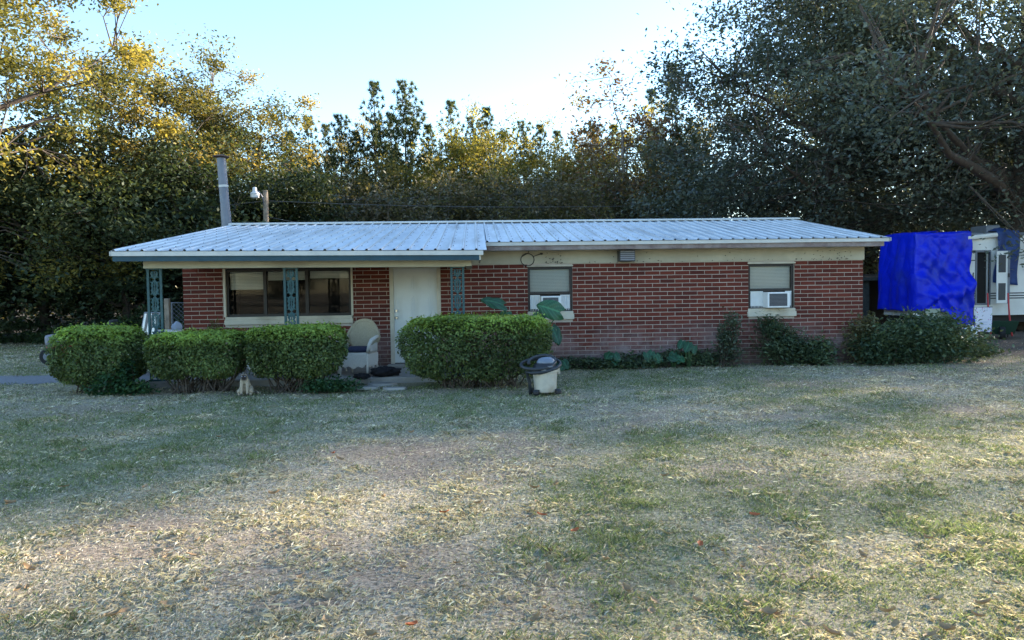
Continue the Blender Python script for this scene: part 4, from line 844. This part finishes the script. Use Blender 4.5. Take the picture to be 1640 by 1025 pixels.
for x in (fx_(1537), fx_(1537)-.85):
    for y in (.02, CD-.3):
        w_ = p_('wheel', 'tyre', MB().tube([(x, y, .34), (x, y+.03, .34), (x, y+.19, .34), (x, y+.22, .34)], [.28, .34, .34, .28], 20), cm); nobj('rim', MB().tube([(x, y-.01, .34), (x, y+.05, .34)], .17, 14).mesh('rim', 'galvanised'), w_)
for x in (1.0, L-.6): p_('jack_stand', 'rust', MB().tube([(x, .6, 0), (x, .6, .33)], [.12, .05], 6), cm)
# main blue tarp: over the roof and down the side in folds, lower skirt flaring to the ground
tx1 = P(1553, 440, Y=CY)[0]; EL = CD+.1; SL = tx1-cx0; UC = EL/(EL+SL)
def tarp(u, v):
    roofz = ztop+.13+.03*math.sin(u*7)
    c = 1/(1+math.exp(-(u-UC)*60))                       # 0 on the end face, 1 on the long side
    if u < UC: bx_, by_ = cx0-.04, CY-.04+EL*(1-u/UC)
    else: bx_, by_ = cx0-.04+SL*(u-UC)/(1-UC), CY-.04
    nx_, ny_ = -(1-c), -c
    if v < .18:
        t = 1-v/.18; return (bx_-nx_*.9*t, by_-ny_*1.2*t, roofz+.02+.05*math.sin(9*u+3*t)*t)
    t = (v-.18)/.82; w = max(0, (u-UC)/(1-UC))
    zb = .72 if u < UC else .72-.10*w-.58*min(1, max(0, w-.45)/.3)
    z = roofz+(zb-roofz)*t
    out = .03+.10*t*(1-c) + c*(.05+.26*t**1.4) + .035*math.sin(23*u+1.5*t)*t + .025*math.sin(47*u-3*t)*t*(1-.5*t)
    swag = c*.20*math.exp(-((t-(.93-.42*w))/.07)**2)*min(1, w*4)*(1-.3*w)
    crease = .05*c*math.sin(13*(t-.2-.45*w)+2)*math.sin(PI*min(1, t*1.1))*(1-t*.4) + .03*math.sin(30*(t*.6+w))*c*(1-t)*t*2
    crease += .05*abs(math.sin(9*w+5*t+1.3*math.sin(7*t)))*t*c - .035*abs(math.sin(16*t-7*w+math.sin(11*w)))*c*min(1, t*3) ; out += .03*abs(math.sin(21*u*(1-c)+4*t))*(1-c)
    return (bx_+nx_*(out+swag)+.03*math.sin(6*t+2)*t, by_+ny_*(out+swag+crease*1.7), z+.015*math.sin(29*u))
o = MB().grid(tarp, 110, 70).build('blue_tarp', 'tarp_blue', None, smooth=True, thick=.006); tag(o, 'bright blue tarp draped in folds over the camper front', 'tarp')
for i in range(9):
    c = tarp(.42+.57*i/8, .985); nobj('eyelet', MB().tube([(c[0], c[1]-.012, c[2]), (c[0], c[1]+.012, c[2])], .028, 8).mesh('eyelet', 'galvanised'), o)
ux0, ux1 = P(1592, 440, Y=CY)[0], P(1627, 440, Y=CY)[0]
def tarp2(u, v):
    x = ux0+(ux1-ux0)*u
    if v < .2: t = v/.2; return (x, CY+1.2*(1-t), ztop+.16+.22*math.sin(PI*u)*(1-t)**.5)
    t = (v-.2)/.8; zb = fz(452, 1610)-.1*u; return (x+.05*math.sin(5*t)-.06*(1-u)*t, CY-.07-.07*t-.04*math.sin(8*u+5*t), ztop+.16+(zb-ztop-.16)*t)
tag(MB().grid(tarp2, 24, 24).build('old_tarp', 'tarp_old', None, smooth=True, thick=.006), 'faded dark blue tarp hanging over the camper right of its door', 'tarp')
# garden flag
a = P(1561, 494, Y=18.0); b_ = P(1588, 494, Y=18.0); zb = P(1575, 533, Y=18.0)[2]; fw = b_[0]-a[0]
fl = thing('garden_flag', 'small pale garden flag with flower print on a metal stand', 'flag', (a[0], 18.0, 0))
p_('stand', 'black_plastic', MB().tube([(-.03, 0, -.05), (-.03, 0, a[2]+.03), (fw+.02, 0, a[2]+.03)], .009, 6), fl)
p_('banner', 'flag_print', MB().grid(lambda u, v: (fw*u+.01*math.sin(5*v), -.01-.018*math.sin(6*u+2*v)*v, a[2]+.02+(zb-a[2])*v+.012*math.sin(4*u)*v), 12, 14), fl, thick=.003)
nobj('script_line', MB().box((fw*.28, -.034, zb+.26), (fw*.72, -.032, zb+.275)).box((fw*.32, -.034, zb+.20), (fw*.68, -.032, zb+.213)).mesh('script_line', 'pale_blue'), fl.children[1])
# wheelbarrow with red handles, tipped against the trunk
a = P(1600, 530, Y=20.6); wbw = thing('wheelbarrow', 'green wheelbarrow with long red handle leaning by the oak trunk', 'wheelbarrow', (a[0], 20.6, 0), math.radians(62))
p_('tray', 'barrow_green', MB().add([(-.35,-.3,.12),(.35,-.3,.12),(.35,.3,.12),(-.35,.3,.12),(-.5,-.4,.5),(.5,-.4,.42),(.5,.4,.42),(-.5,.4,.5)], [(3,2,1,0),(0,1,5,4),(1,2,6,5),(2,3,7,6),(3,0,4,7)]), wbw, thick=.02)
for y in (-.25, .25): p_('handle', 'red_paint', MB().tube([(-.45, y, .08), (.05, y, .62), (.32, y, 1.26)], .022, 8), wbw)
p_('wheel', 'tyre', MB().tube([(-.55, -.06, .17), (-.55, .06, .17)], .17, 16), wbw)
for y in (-.25, .25): p_('leg', 'black_plastic', MB().tube([(.25, y, .2), (.3, y, 0)], .018, 6), wbw)
# camp chair, striped towel, plastic bag
a = P(1494, 502, Y=18.5); cc_ = thing('camp_chair', 'folding camp chair with khaki back before the blue tarp', 'chair', (a[0]+.22, 18.6, 0), math.radians(15))
p_('backrest', 'cloth_khaki', MB().box((-.24, .18, .45), (.24, .20, .92)), cc_, bevel=.008); p_('seat', 'cloth_khaki', MB().box((-.24, -.22, .40), (.24, .18, .42)), cc_)
for x in (-.25, .25): p_('frame', 'black_plastic', MB().tube([(x, .26, 0), (x, .19, .94)], .013, 6).tube([(x, -.24, 0), (x, -.23, .58), (x, .2, .62)], .013, 6), cc_)
a = P(1462, 498, Y=17.6); b2 = P(1476, 520, Y=17.6); sw = thing('striped_pillow', 'white and navy striped seat back beside the camp chair', 'pillow', (a[0], 17.6, 0), .3)
hz_ = a[2]-b2[2]+.2
for i in range(9): p_('stripe', 'white_paint' if i % 2 else 'navy_cloth', MB().box((0, 0, a[2]-hz_+i*hz_/9), (.26, .07, a[2]-hz_+(i+1)*hz_/9)), sw)
p_('stand', 'black_plastic', MB().tube([(.04, .04, 0), (.04, .04, a[2]-hz_)], .015, 6).tube([(.22, .04, 0), (.22, .04, a[2]-hz_)], .015, 6), sw)
a = P(1552, 538, Y=17.2); o = MB().grid(lambda u, v: (.2*math.sin(PI*v)*math.cos(2*PI*u)*(1+.3*math.sin(8*u*PI)), .14*math.sin(PI*v)*math.sin(2*PI*u)*(1+.2*math.sin(5*v)), max(0, .24+.30*math.cos(PI*v)*(1+.2*math.sin(10*u*PI+1)))), 24, 12).build('plastic_bag', 'bag_white', None); o.location = (a[0], 17.2, 0); tag(o, 'crumpled pale plastic bag on the ground by the garden flag', 'bag')
# open shed between the house and the camper
SY = 26.5; a = P(1382, 446, Y=SY); b_ = P(1432, 446, Y=SY); sh = thing('shed', 'dark open front wooden shed between house and tarp', 'shed', (a[0], SY, 0))
sw_ = b_[0]-a[0]; zt_ = a[2]
p_('roof', 'grey_board', MB().box((-.5, -.3, zt_), (sw_+2.0, 3, zt_+.1), Matrix.Rotation(.05, 3, 'X')), sh)
p_('back_wall', 'deck_dark', MB().box((-.4, 2.6, 0), (sw_+1.8, 2.7, zt_-.02)), sh)
p_('board', 'grey_board', MB().box((-.1, 0, 0), (.24, .05, zt_-.03)), sh)
p_('side_wall', 'deck_dark', MB().box((-.42, .06, 0), (-.36, 2.6, zt_-.03)), sh)
p_('corner_post', 'grey_board', MB().tube([(sw_*.88, 0, 0), (sw_*.95, 0, zt_-.01)], .06, 6), sh)
p_('notice_board', 'white_paint', MB().box((sw_*.74, -.06, zt_-.42), (sw_*.93, -.04, zt_-.06)), sh)

# ------------------------------------------------------------------ trees
def tubes_np(paths, name, m):
    q = MB()
    for pts, rad, seg in paths: q.tube(pts, rad, seg, caps=False)
    me = q.mesh(name, m); me.shade_smooth(); return me
def broadleaf(seed, Ht, R, zc, rz, trunk_r, nlimb, ncl, nleaf, leaf, pal, spread=.55, m='leaf', bark='bark', lean=(0, 0), fork=None, hollow=.35, aspect=.5, clumpz=.65, low=.0):
    """tapered trunk, limbs to points in an uneven ellipsoid crown, leaf clumps at the twig ends -> (trunk mesh, crown mesh)"""
    r = np.random.default_rng(seed); paths = []; ztr = zc+rz*.35
    tp = [np.array((lean[0]*t+r.normal(0, .06)*t*2, lean[1]*t+r.normal(0, .06)*t*2, -.15+(ztr+.15)*t)) for t in np.linspace(0, 1, 8)]
    paths.append((tp, [trunk_r*(1.35-.35*min(1, t*6) if t < .16 else 1-.8*t) for t in np.linspace(0, 1, 8)], 10))
    d = unit(r.normal(size=(ncl, 3))); rad = hollow+(1-hollow)*r.random((ncl, 1))**.55
    lob = 1+.22*np.sin(3*np.arctan2(d[:, 1], d[:, 0])+seed)+.18*np.sin(5*d[:, 2]*2+seed*1.7+2*np.arctan2(d[:, 1], d[:, 0]))
    cen = d*rad*lob[:, None]*np.array((R, R, rz)) + np.array((lean[0], lean[1], zc)); cen[:, 2] = np.maximum(cen[:, 2], low)
    lim = []; lidx = r.choice(ncl, nlimb, replace=False)
    for i in lidx:
        e = cen[i]*np.array((.86, .86, 1)); hd = np.hypot(e[0]-lean[0], e[1]-lean[1]); za = np.clip(e[2]-hd*r.uniform(.35, .8), zc-rz*.75, ztr*.97); za = max(za, ztr*.22); t = za/ztr
        s = np.array((lean[0]*t, lean[1]*t, za)); mid = s*.45+e*.55+np.array((r.normal(0, .06*R), r.normal(0, .06*R), -.05*hd)); q1 = s*.75+mid*.25+np.array((0, 0, -.02*hd))
        pts = []
        for u in np.linspace(0, 1, 7): pts.append((1-u)**2*s + 2*u*(1-u)*mid + u*u*e + r.normal(0, .012*R, 3)*(u > 0)*(u < 1))
        r0 = trunk_r*(1-.8*t)*r.uniform(.45, .7); paths.append((pts, [r0*(1-.85*u) for u in np.linspace(0, 1, 7)], 6)); lim.append(np.array(pts[2:]))
    LP = np.concatenate(lim)
    for i in range(ncl):
        dd = ((LP-cen[i])**2).sum(1); dd += 2.0*np.maximum(0, LP[:, 2]-cen[i][2])**2; s = LP[dd.argmin()]; e = cen[i]; mid = (s+e)/2+r.normal(0, .05*R, 3)+np.array((0, 0, .03*R))
        paths.append(([s, mid, e], [trunk_r*.10, trunk_r*.06, trunk_r*.02], 4))
        for _ in range(2): e2 = e+r.normal(0, spread*.8, 3); paths.append(([mid, (mid+e2)/2+r.normal(0, .1, 3), e2], [trunk_r*.05, trunk_r*.03, trunk_r*.012], 3))
    wgt = r.uniform(.35, 1.6, ncl); j = r.choice(ncl, nleaf, p=wgt/wgt.sum()); csz = r.uniform(.6, 1.35, ncl)[j][:, None]
    C = cen[j] + r.normal(size=(nleaf, 3))*spread*csz*np.array((1, 1, clumpz)); C[:, 2] = np.maximum(C[:, 2], low*.7+.1)
    V, cc = leafquads(C, leaf, colmix(nleaf, pal, r, (r.random(ncl)*.95)[j]), r, aspect, .35)
    return tubes_np(paths, 'trunk', bark), npmesh('crown', V, 4, m, cc)
def pine(seed, Ht, R, zb, trunk_r, pal, ntuft=5, needle=.24):
    r = np.random.default_rng(seed); paths = [([np.array((r.normal(0, .03)*i*.3, r.normal(0, .03)*i*.3, -.15+(Ht+.15)*i/7)) for i in range(8)], [trunk_r*(1-.9*i/7) for i in range(8)], 8)]; T = []; TD = []
    z = zb
    while z < Ht:
        f = (z-zb)/(Ht-zb); k = r.integers(4, 7); a0 = r.uniform(0, 2*PI)
        for i in range(k):
            if r.random() < .12: continue
            a = a0+2*PI*i/k+r.normal(0, .25); Ln = R*(1-f)**.75*r.uniform(.55, 1.1)*(.55+.45*min(1, f*4))+.15; up = r.uniform(.1, .45)+.5*f
            dv = np.array((math.cos(a), math.sin(a), 0)); pts = [np.array((0, 0, z))+dv*Ln*u+np.array((0, 0, Ln*(up*u*u+.05*u))) for u in np.linspace(0, 1, 4)]
            paths.append((pts, [trunk_r*.2*(1-f*.5), trunk_r*.14, trunk_r*.09, trunk_r*.04], 4))
            for u in np.linspace(.35, 1, max(2, int(Ln*ntuft))):
                for _ in range(2):
                    c = np.array((0, 0, z))+dv*Ln*u+np.array((0, 0, Ln*(up*u*u+.05*u)))+r.normal(0, .10+.04*Ln, 3)*(u < .98); T.append(c); TD.append(dv*.6+np.array((0, 0, .7)))
        z += (Ht-zb)/max(8, int((Ht-zb)*2.6))*r.uniform(.8, 1.2)
    T.append(np.array((0, 0, Ht))); TD.append(np.array((0, 0, 1.0)))
    T = np.array(T); TD = unit(np.array(TD)); nn = 18; C = np.repeat(T, nn, 0); D = unit(np.repeat(TD, nn, 0)*.45+unit(r.normal(size=(len(C), 3)))); Ls = needle*r.uniform(.7, 1.25, (len(C), 1)); W_ = unit(np.cross(D, r.normal(size=(len(C), 3))))*.026
    V = np.stack([C-W_, C+W_, C+D*Ls], 1).reshape(-1, 3); cc = np.repeat(colmix(len(C), pal, r, np.repeat(r.random(len(T)), nn)), 3, 0)
    return tubes_np(paths, 'trunk', 'bark'), npmesh('crown', V, 3, 'needle', cc)
def plant_tree(name, label, cat, meshes, loc, rz=0, s=1.0, group=None):
    t = thing(name, label, cat, (loc[0], loc[1], 0), rz, group); t.scale = (s, s, s) if not isinstance(s, tuple) else s
    nobj('trunk', meshes[0], t); nobj('crown', meshes[1], t); return t
def at(px, Y): return (P(px, 470, Y=Y)[0], Y)
def zat(py, px, Y): return P(px, py, Y=Y)[2]
OAK = [(.060,.078,.062),(.100,.122,.094),(.155,.178,.135)]
GOLD = [(.09,.10,.035),(.19,.185,.055),(.32,.28,.085)]
MIX = [(.07,.082,.034),(.15,.15,.055),(.27,.225,.085)]
YEL = [(.10,.12,.035),(.22,.21,.05),(.36,.31,.07)]
DARK = [(.026,.042,.022),(.05,.072,.034),(.085,.105,.048)]
PINE = [(.04,.066,.03),(.08,.11,.045),(.16,.17,.065)]
# the great oak at the right
plant_tree('oak_tree', 'huge spreading oak with grey green leaves beside the camper', 'tree', broadleaf(21, 19, 9.6, 10.2, 8.2, .62, 28, 420, 150000, .078, OAK, .68, 'oak_leaf', low=2.6), (at(1643, 24.6)[0], 24.6), 0)
plant_tree('oak_tree', 'leafy oak rising behind the right end of the metal roof', 'tree', broadleaf(22, 15, 6.2, 8.2, 6.2, .4, 18, 230, 70000, .082, OAK, .66, 'oak_leaf', low=2.2), at(1330, 28.5), 0)
plant_tree('oak_tree', 'drooping grey green oak bough mass beside the roof, before the tall pine', 'tree', broadleaf(23, 9, 3.3, 4.2, 3.2, .22, 12, 90, 22000, .08, OAK, .5, 'oak_leaf', low=1.2), at(1165, 29.5), 0)
shade = broadleaf(24, 17, 7.5, 8.6, 7.2, .5, 16, 170, 30000, .17, OAK, .95, 'oak_leaf', low=1.8)
thin = broadleaf(25, 17, 7.5, 8.6, 7.2, .5, 16, 190, 4800, .17, OAK, .8, 'oak_leaf', low=1.8)  # sparse crown for an added row that sifts soft sun onto the lawn
for i in range(9):
    k = i-4; px_, py_ = 46+5*(i % 2) - .469*k*8.5, 27 + .883*k*8.5
    plant_tree('oak_tree', 'thin crowned oak added far beyond the camper to sift sunlight', 'tree', thin, (px_, py_), i*1.9, 1.12 if i % 2 else 1.0, 'added oaks beyond the camper')
for i, (x, y, s, rz) in enumerate(((29, 31, .85, 2.2), (20, 37, .8, 3.7))):
    plant_tree('oak_tree', 'broad oak in the dark wood behind the camper', 'tree', shade, (x, y), rz, s, 'oaks behind the camper')
for i in range(8):
    plant_tree('oak_tree', 'broad oak in the row across the road facing the house', 'tree', shade, (-52+15*i, -52-4*(i % 3)), i*.8, .55, 'oaks across the road')
# left side: golden lit broadleaf trees
tl = broadleaf(31, 15, 5.2, 8.2, 6.2, .34, 18, 130, 42000, .075, GOLD, .46, 'gold_leaf')
plant_tree('oak_tree', 'tall golden leaved tree at the lawn edge left of the others', 'tree', tl, at(-60, 24), 0, 1.0)
t2 = broadleaf(32, 13, 4.0, 8.0, 4.6, .28, 15, 84, 20000, .078, MIX, .40, 'gold_leaf', hollow=.3)
t3 = broadleaf(33, 12, 3.6, 7.6, 4.3, .26, 14, 74, 17000, .078, MIX, .40, 'gold_leaf', hollow=.3)
grpL = 'golden topped trees left of the stove pipe'
for i, (px, Y, ytop, ms, rz, lb) in enumerate(((165, 30, 55, t2, 0, 'golden topped tree with forked limbs next to the tall golden one'), (262, 31, 85, t3, 1.0, 'golden topped tree midway between lawn edge and stove pipe'), (345, 32, 118, t2, 2.4, 'golden topped tree rising behind the stove pipe'), (425, 33, 135, t3, 4.0, 'golden topped tree behind the yard lamp pole'))):
    base_h = 12.4 if ms is t2 else 11.6; plant_tree('broadleaf_tree', lb, 'tree', ms, at(px, Y), rz, zat(ytop, px, Y)/base_h, grpL)
d1_ = broadleaf(41, 7, 3.2, 3.6, 3.3, .16, 12, 100, 19000, .09, DARK, .5, low=.5); d2_ = broadleaf(42, 6, 2.6, 3.0, 2.9, .13, 10, 80, 15000, .09, DARK, .45, low=.4)
for i, (px, Y, s) in enumerate(((-110, 27, 1.0), (-10, 27.5, 1.05), (70, 28, 1.1), (130, 29, 1.0), (200, 27.5, 1.0), (255, 29.5, 1.05), (310, 29, 1.0), (375, 30, 1.05), (440, 30, .95), (490, 31, .9))):
    plant_tree('understory_tree', 'dark leafy understory tree at the woods edge ' + ['beyond the lawn end', 'under the tall golden tree', 'behind the low green brush', 'behind the parked mower', 'under the forked golden tree', 'behind the porch end post', 'below the stove pipe cap', 'behind the stove pipe', 'behind the yard lamp pole', 'right of the yard lamp pole'][i], 'tree', (d1_, d2_)[i % 2], at(px, Y), i*1.3, s, 'dark understory trees at the left')
# middle: pines and thin mixed trees behind the roof
pn1 = pine(51, 12, 2.3, 2.6, .14, PINE); pn2 = pine(52, 12, 2.6, 4.0, .15, PINE); pn3 = pine(53, 12, 2.0, 2.2, .12, PINE)
pines = [(500, 36, 192), (552, 36, 186), (575, 37, 215), (606, 37, 138), (655, 38, 132), (690, 38, 205), (727, 39, 168), (842, 40, 196), (868, 41, 205), (810, 42, 215), (955, 40, 200), (1078, 34, 108), (1045, 40, 150), (1110, 36, 190), (470, 38, 215), (632, 40, 190), (762, 40, 190), (783, 41, 178), (895, 41, 215), (925, 41, 222), (985, 41, 205), (528, 38, 205)]
for i, (px, Y, yt) in enumerate(pines):
    special = {606: 'dark pointed pine rising behind the middle of the roof', 655: 'tallest open pine behind the roof with sunlit top', 1078: 'tall ragged pine against the bright sky beside the big oaks'}
    h = zat(yt, px, Y)/12.0; plant_tree('pine_tree', special.get(px, 'young pine behind the roof ' + {500: 'between the golden trees and the dark pointed pine', 552: 'left of the dark pointed pine', 575: 'tucked against the dark pointed pine', 470: 'beside the last golden topped tree', 690: 'right of the tallest open pine', 727: 'among the slim yellow trees', 1045: 'between the sparse russet tree and the ragged pine', 1110: 'at the edge of the big oaks'}.get(px, 'in the thick of the wood line')), 'tree', (pn1, pn2, pn3)[i % 3], at(px, Y), i*2.1, (h*.82, h*.82, h), 'pines behind the roof')
y1 = broadleaf(61, 10, 2.0, 6.2, 3.7, .14, 10, 60, 8500, .075, YEL, .36, 'gold_leaf', hollow=.2); y2 = broadleaf(62, 9, 2.2, 5.4, 3.6, .14, 10, 60, 8500, .075, MIX, .38, 'gold_leaf', hollow=.2)
for i, (px, Y, yt, k) in enumerate(((620, 35, 235, 1), (670, 36, 230, 0), (715, 36, 225, 0), (745, 37, 190, 0), (790, 37, 170, 0), (830, 38, 222, 0), (880, 39, 215, 0), (905, 37, 225, 1), (950, 36, 205, 1), (1010, 39, 170, 0), (545, 36, 260, 1), (580, 34, 262, 1), (1060, 37, 215, 1), (1120, 39, 170, 1), (765, 40, 205, 1))):
    ms = (y1, y2)[k]; h = zat(yt, px, Y)/(9.6 if k == 0 else 8.8); plant_tree('young_tree', ('slim yellow leaved tree in the woods behind the roof', 'slim bronze green tree in the woods behind the roof')[k], 'tree', ms, at(px, Y), i*1.7, (h*.8, h*.8, h), ('slim yellow trees behind the roof', 'slim bronze trees behind the roof')[k])
sp = broadleaf(63, 11, 3.0, 7.2, 4.0, .22, 16, 80, 4200, .10, [(.10,.06,.04),(.17,.10,.05),(.20,.15,.06)], .35, bark='pale_bark', hollow=.25)
plant_tree('bare_tree', 'sparse pale limbed tree with few russet leaves against bright sky', 'tree', sp, at(1000, 33), 0, zat(122, 1000, 33)/11.0)
sp2 = broadleaf(64, 9, 1.9, 5.5, 3.4, .10, 12, 60, 1800, .09, MIX, .35, bark='pale_bark', hollow=.25)
for i, (px, Y, yt) in enumerate(((790, 33, 235), (855, 33, 250), (955, 31, 270), (1040, 31, 262), (720, 33, 262), (820, 31.5, 290), (890, 31.5, 280), (660, 32, 300), (925, 32, 265), (1090, 31, 280))): plant_tree('bare_sapling', 'thin pale sapling nearly bare, just behind the roof ridge', 'tree', sp2, at(px, Y), i*1.1, zat(yt, px, Y)/8.6, 'bare saplings behind the roof')
u1 = broadleaf(65, 5.5, 2.6, 2.9, 2.7, .11, 10, 60, 9000, .072, [(.07,.075,.045),(.13,.12,.07),(.22,.18,.11)], .40, bark='pale_bark', low=.4)
for i, px in enumerate(range(520, 1120, 50)):
    Y = 32.5+1.5*(i % 3); plant_tree('understory_tree', 'dull green understory tree directly behind the roof ridge', 'tree', u1, at(px, Y), i*.9, 1.15+.15*((i*7) % 4)/4, 'understory trees behind the roof')
# far wood, one mass
def far_wood(n, seed):
    r = np.random.default_rng(seed); x = r.uniform(-60, 62, n); y = r.uniform(42, 54, n); top = 5.2+1.4*npnoise(x, y*.3, 71, 3, .35)+.9*npnoise(x, y, 72, 2, 1.6); z = top*r.random(n)**.8
    c = np.stack([x, y, np.maximum(z, .1)], 1); V, cc = leafquads(c, .24, colmix(n, [(.035,.045,.028),(.07,.075,.042),(.13,.115,.055)], r), r, .55, .3); return npmesh('far_wood', V, 4, 'leaf', cc)
o = nobj('far_wood', far_wood(46000, 5)); o['kind'] = 'stuff'; o['label'] = 'dark mass of far woodland behind the trees'
def brush(n, seed):
    r = np.random.default_rng(seed); x = r.uniform(-32, -6.5, n); y = 25.2+np.abs(r.normal(0, 1.2, n))+.5*np.sin(x*1.1); z = r.random(n)**1.3*(.8+.5*npnoise(x, y*.2, 81, 3, 1.2))+.03
    c = np.stack([x, y, np.maximum(z, .03)], 1); V, cc = leafquads(c, .07, colmix(n, [(.03,.06,.025),(.05,.09,.035),(.09,.13,.05)], r), r, .35, .3); return npmesh('brush', V, 4, 'leaf', cc)
o = nobj('brush', brush(22000, 6)); o['kind'] = 'stuff'; o['label'] = 'low green brush along the woods edge at the left'

# ------------------------------------------------------------------ fallen leaves on the lawn
def dead_leaf(seed, m):
    r = random.Random(seed); q = MB(); L = .055; cur = r.uniform(.3, .9)
    q.grid(lambda u, v: ((u-.5)*L*.9*math.sin(PI*min(1, v*.92+.06))**.8*(1+.15*math.sin(14*v)), (v-.5)*L*1.6, .008+.02*cur*((u-.5)*2)**2+.018*cur*(v-.4)**2*4), 4, 7); me = q.mesh('fallen_leaf', m); me.shade_smooth(); return me
dl = [dead_leaf(i, 'dry_leaf') for i in range(4)]; rl = dead_leaf(9, 'red_leaf'); r_ = random.Random(17)
pos = [(r_.uniform(0, 1640), 1025-(r_.random()**1.5)*330) for _ in range(110)]
for px, py in pos:
    c = GP(px, py); o = nobj('fallen_leaf', r_.choice(dl)); o.location = (c[0], c[1], .012); o.rotation_euler = (r_.uniform(-.3, .3), r_.uniform(-.3, .3), r_.uniform(0, 6.28)); k = r_.uniform(.45, .95); o.scale = (k, k, k); tag(o, 'dry brown leaf fallen on the lawn', 'leaf', 'brown leaves on the lawn')
for px, py in ((921, 858), (867, 832), (712, 828), (535, 731), (1208, 832), (660, 1012), (1120, 880)):
    c = GP(px, py); o = nobj('fallen_leaf', rl); o.location = (c[0], c[1], .025); o.rotation_euler = (r_.uniform(-.4, .4), r_.uniform(-.4, .4), r_.uniform(0, 6.28)); o.scale = (.8, .8, .8); tag(o, 'orange red leaf fallen on the lawn', 'leaf', 'red leaves on the lawn')
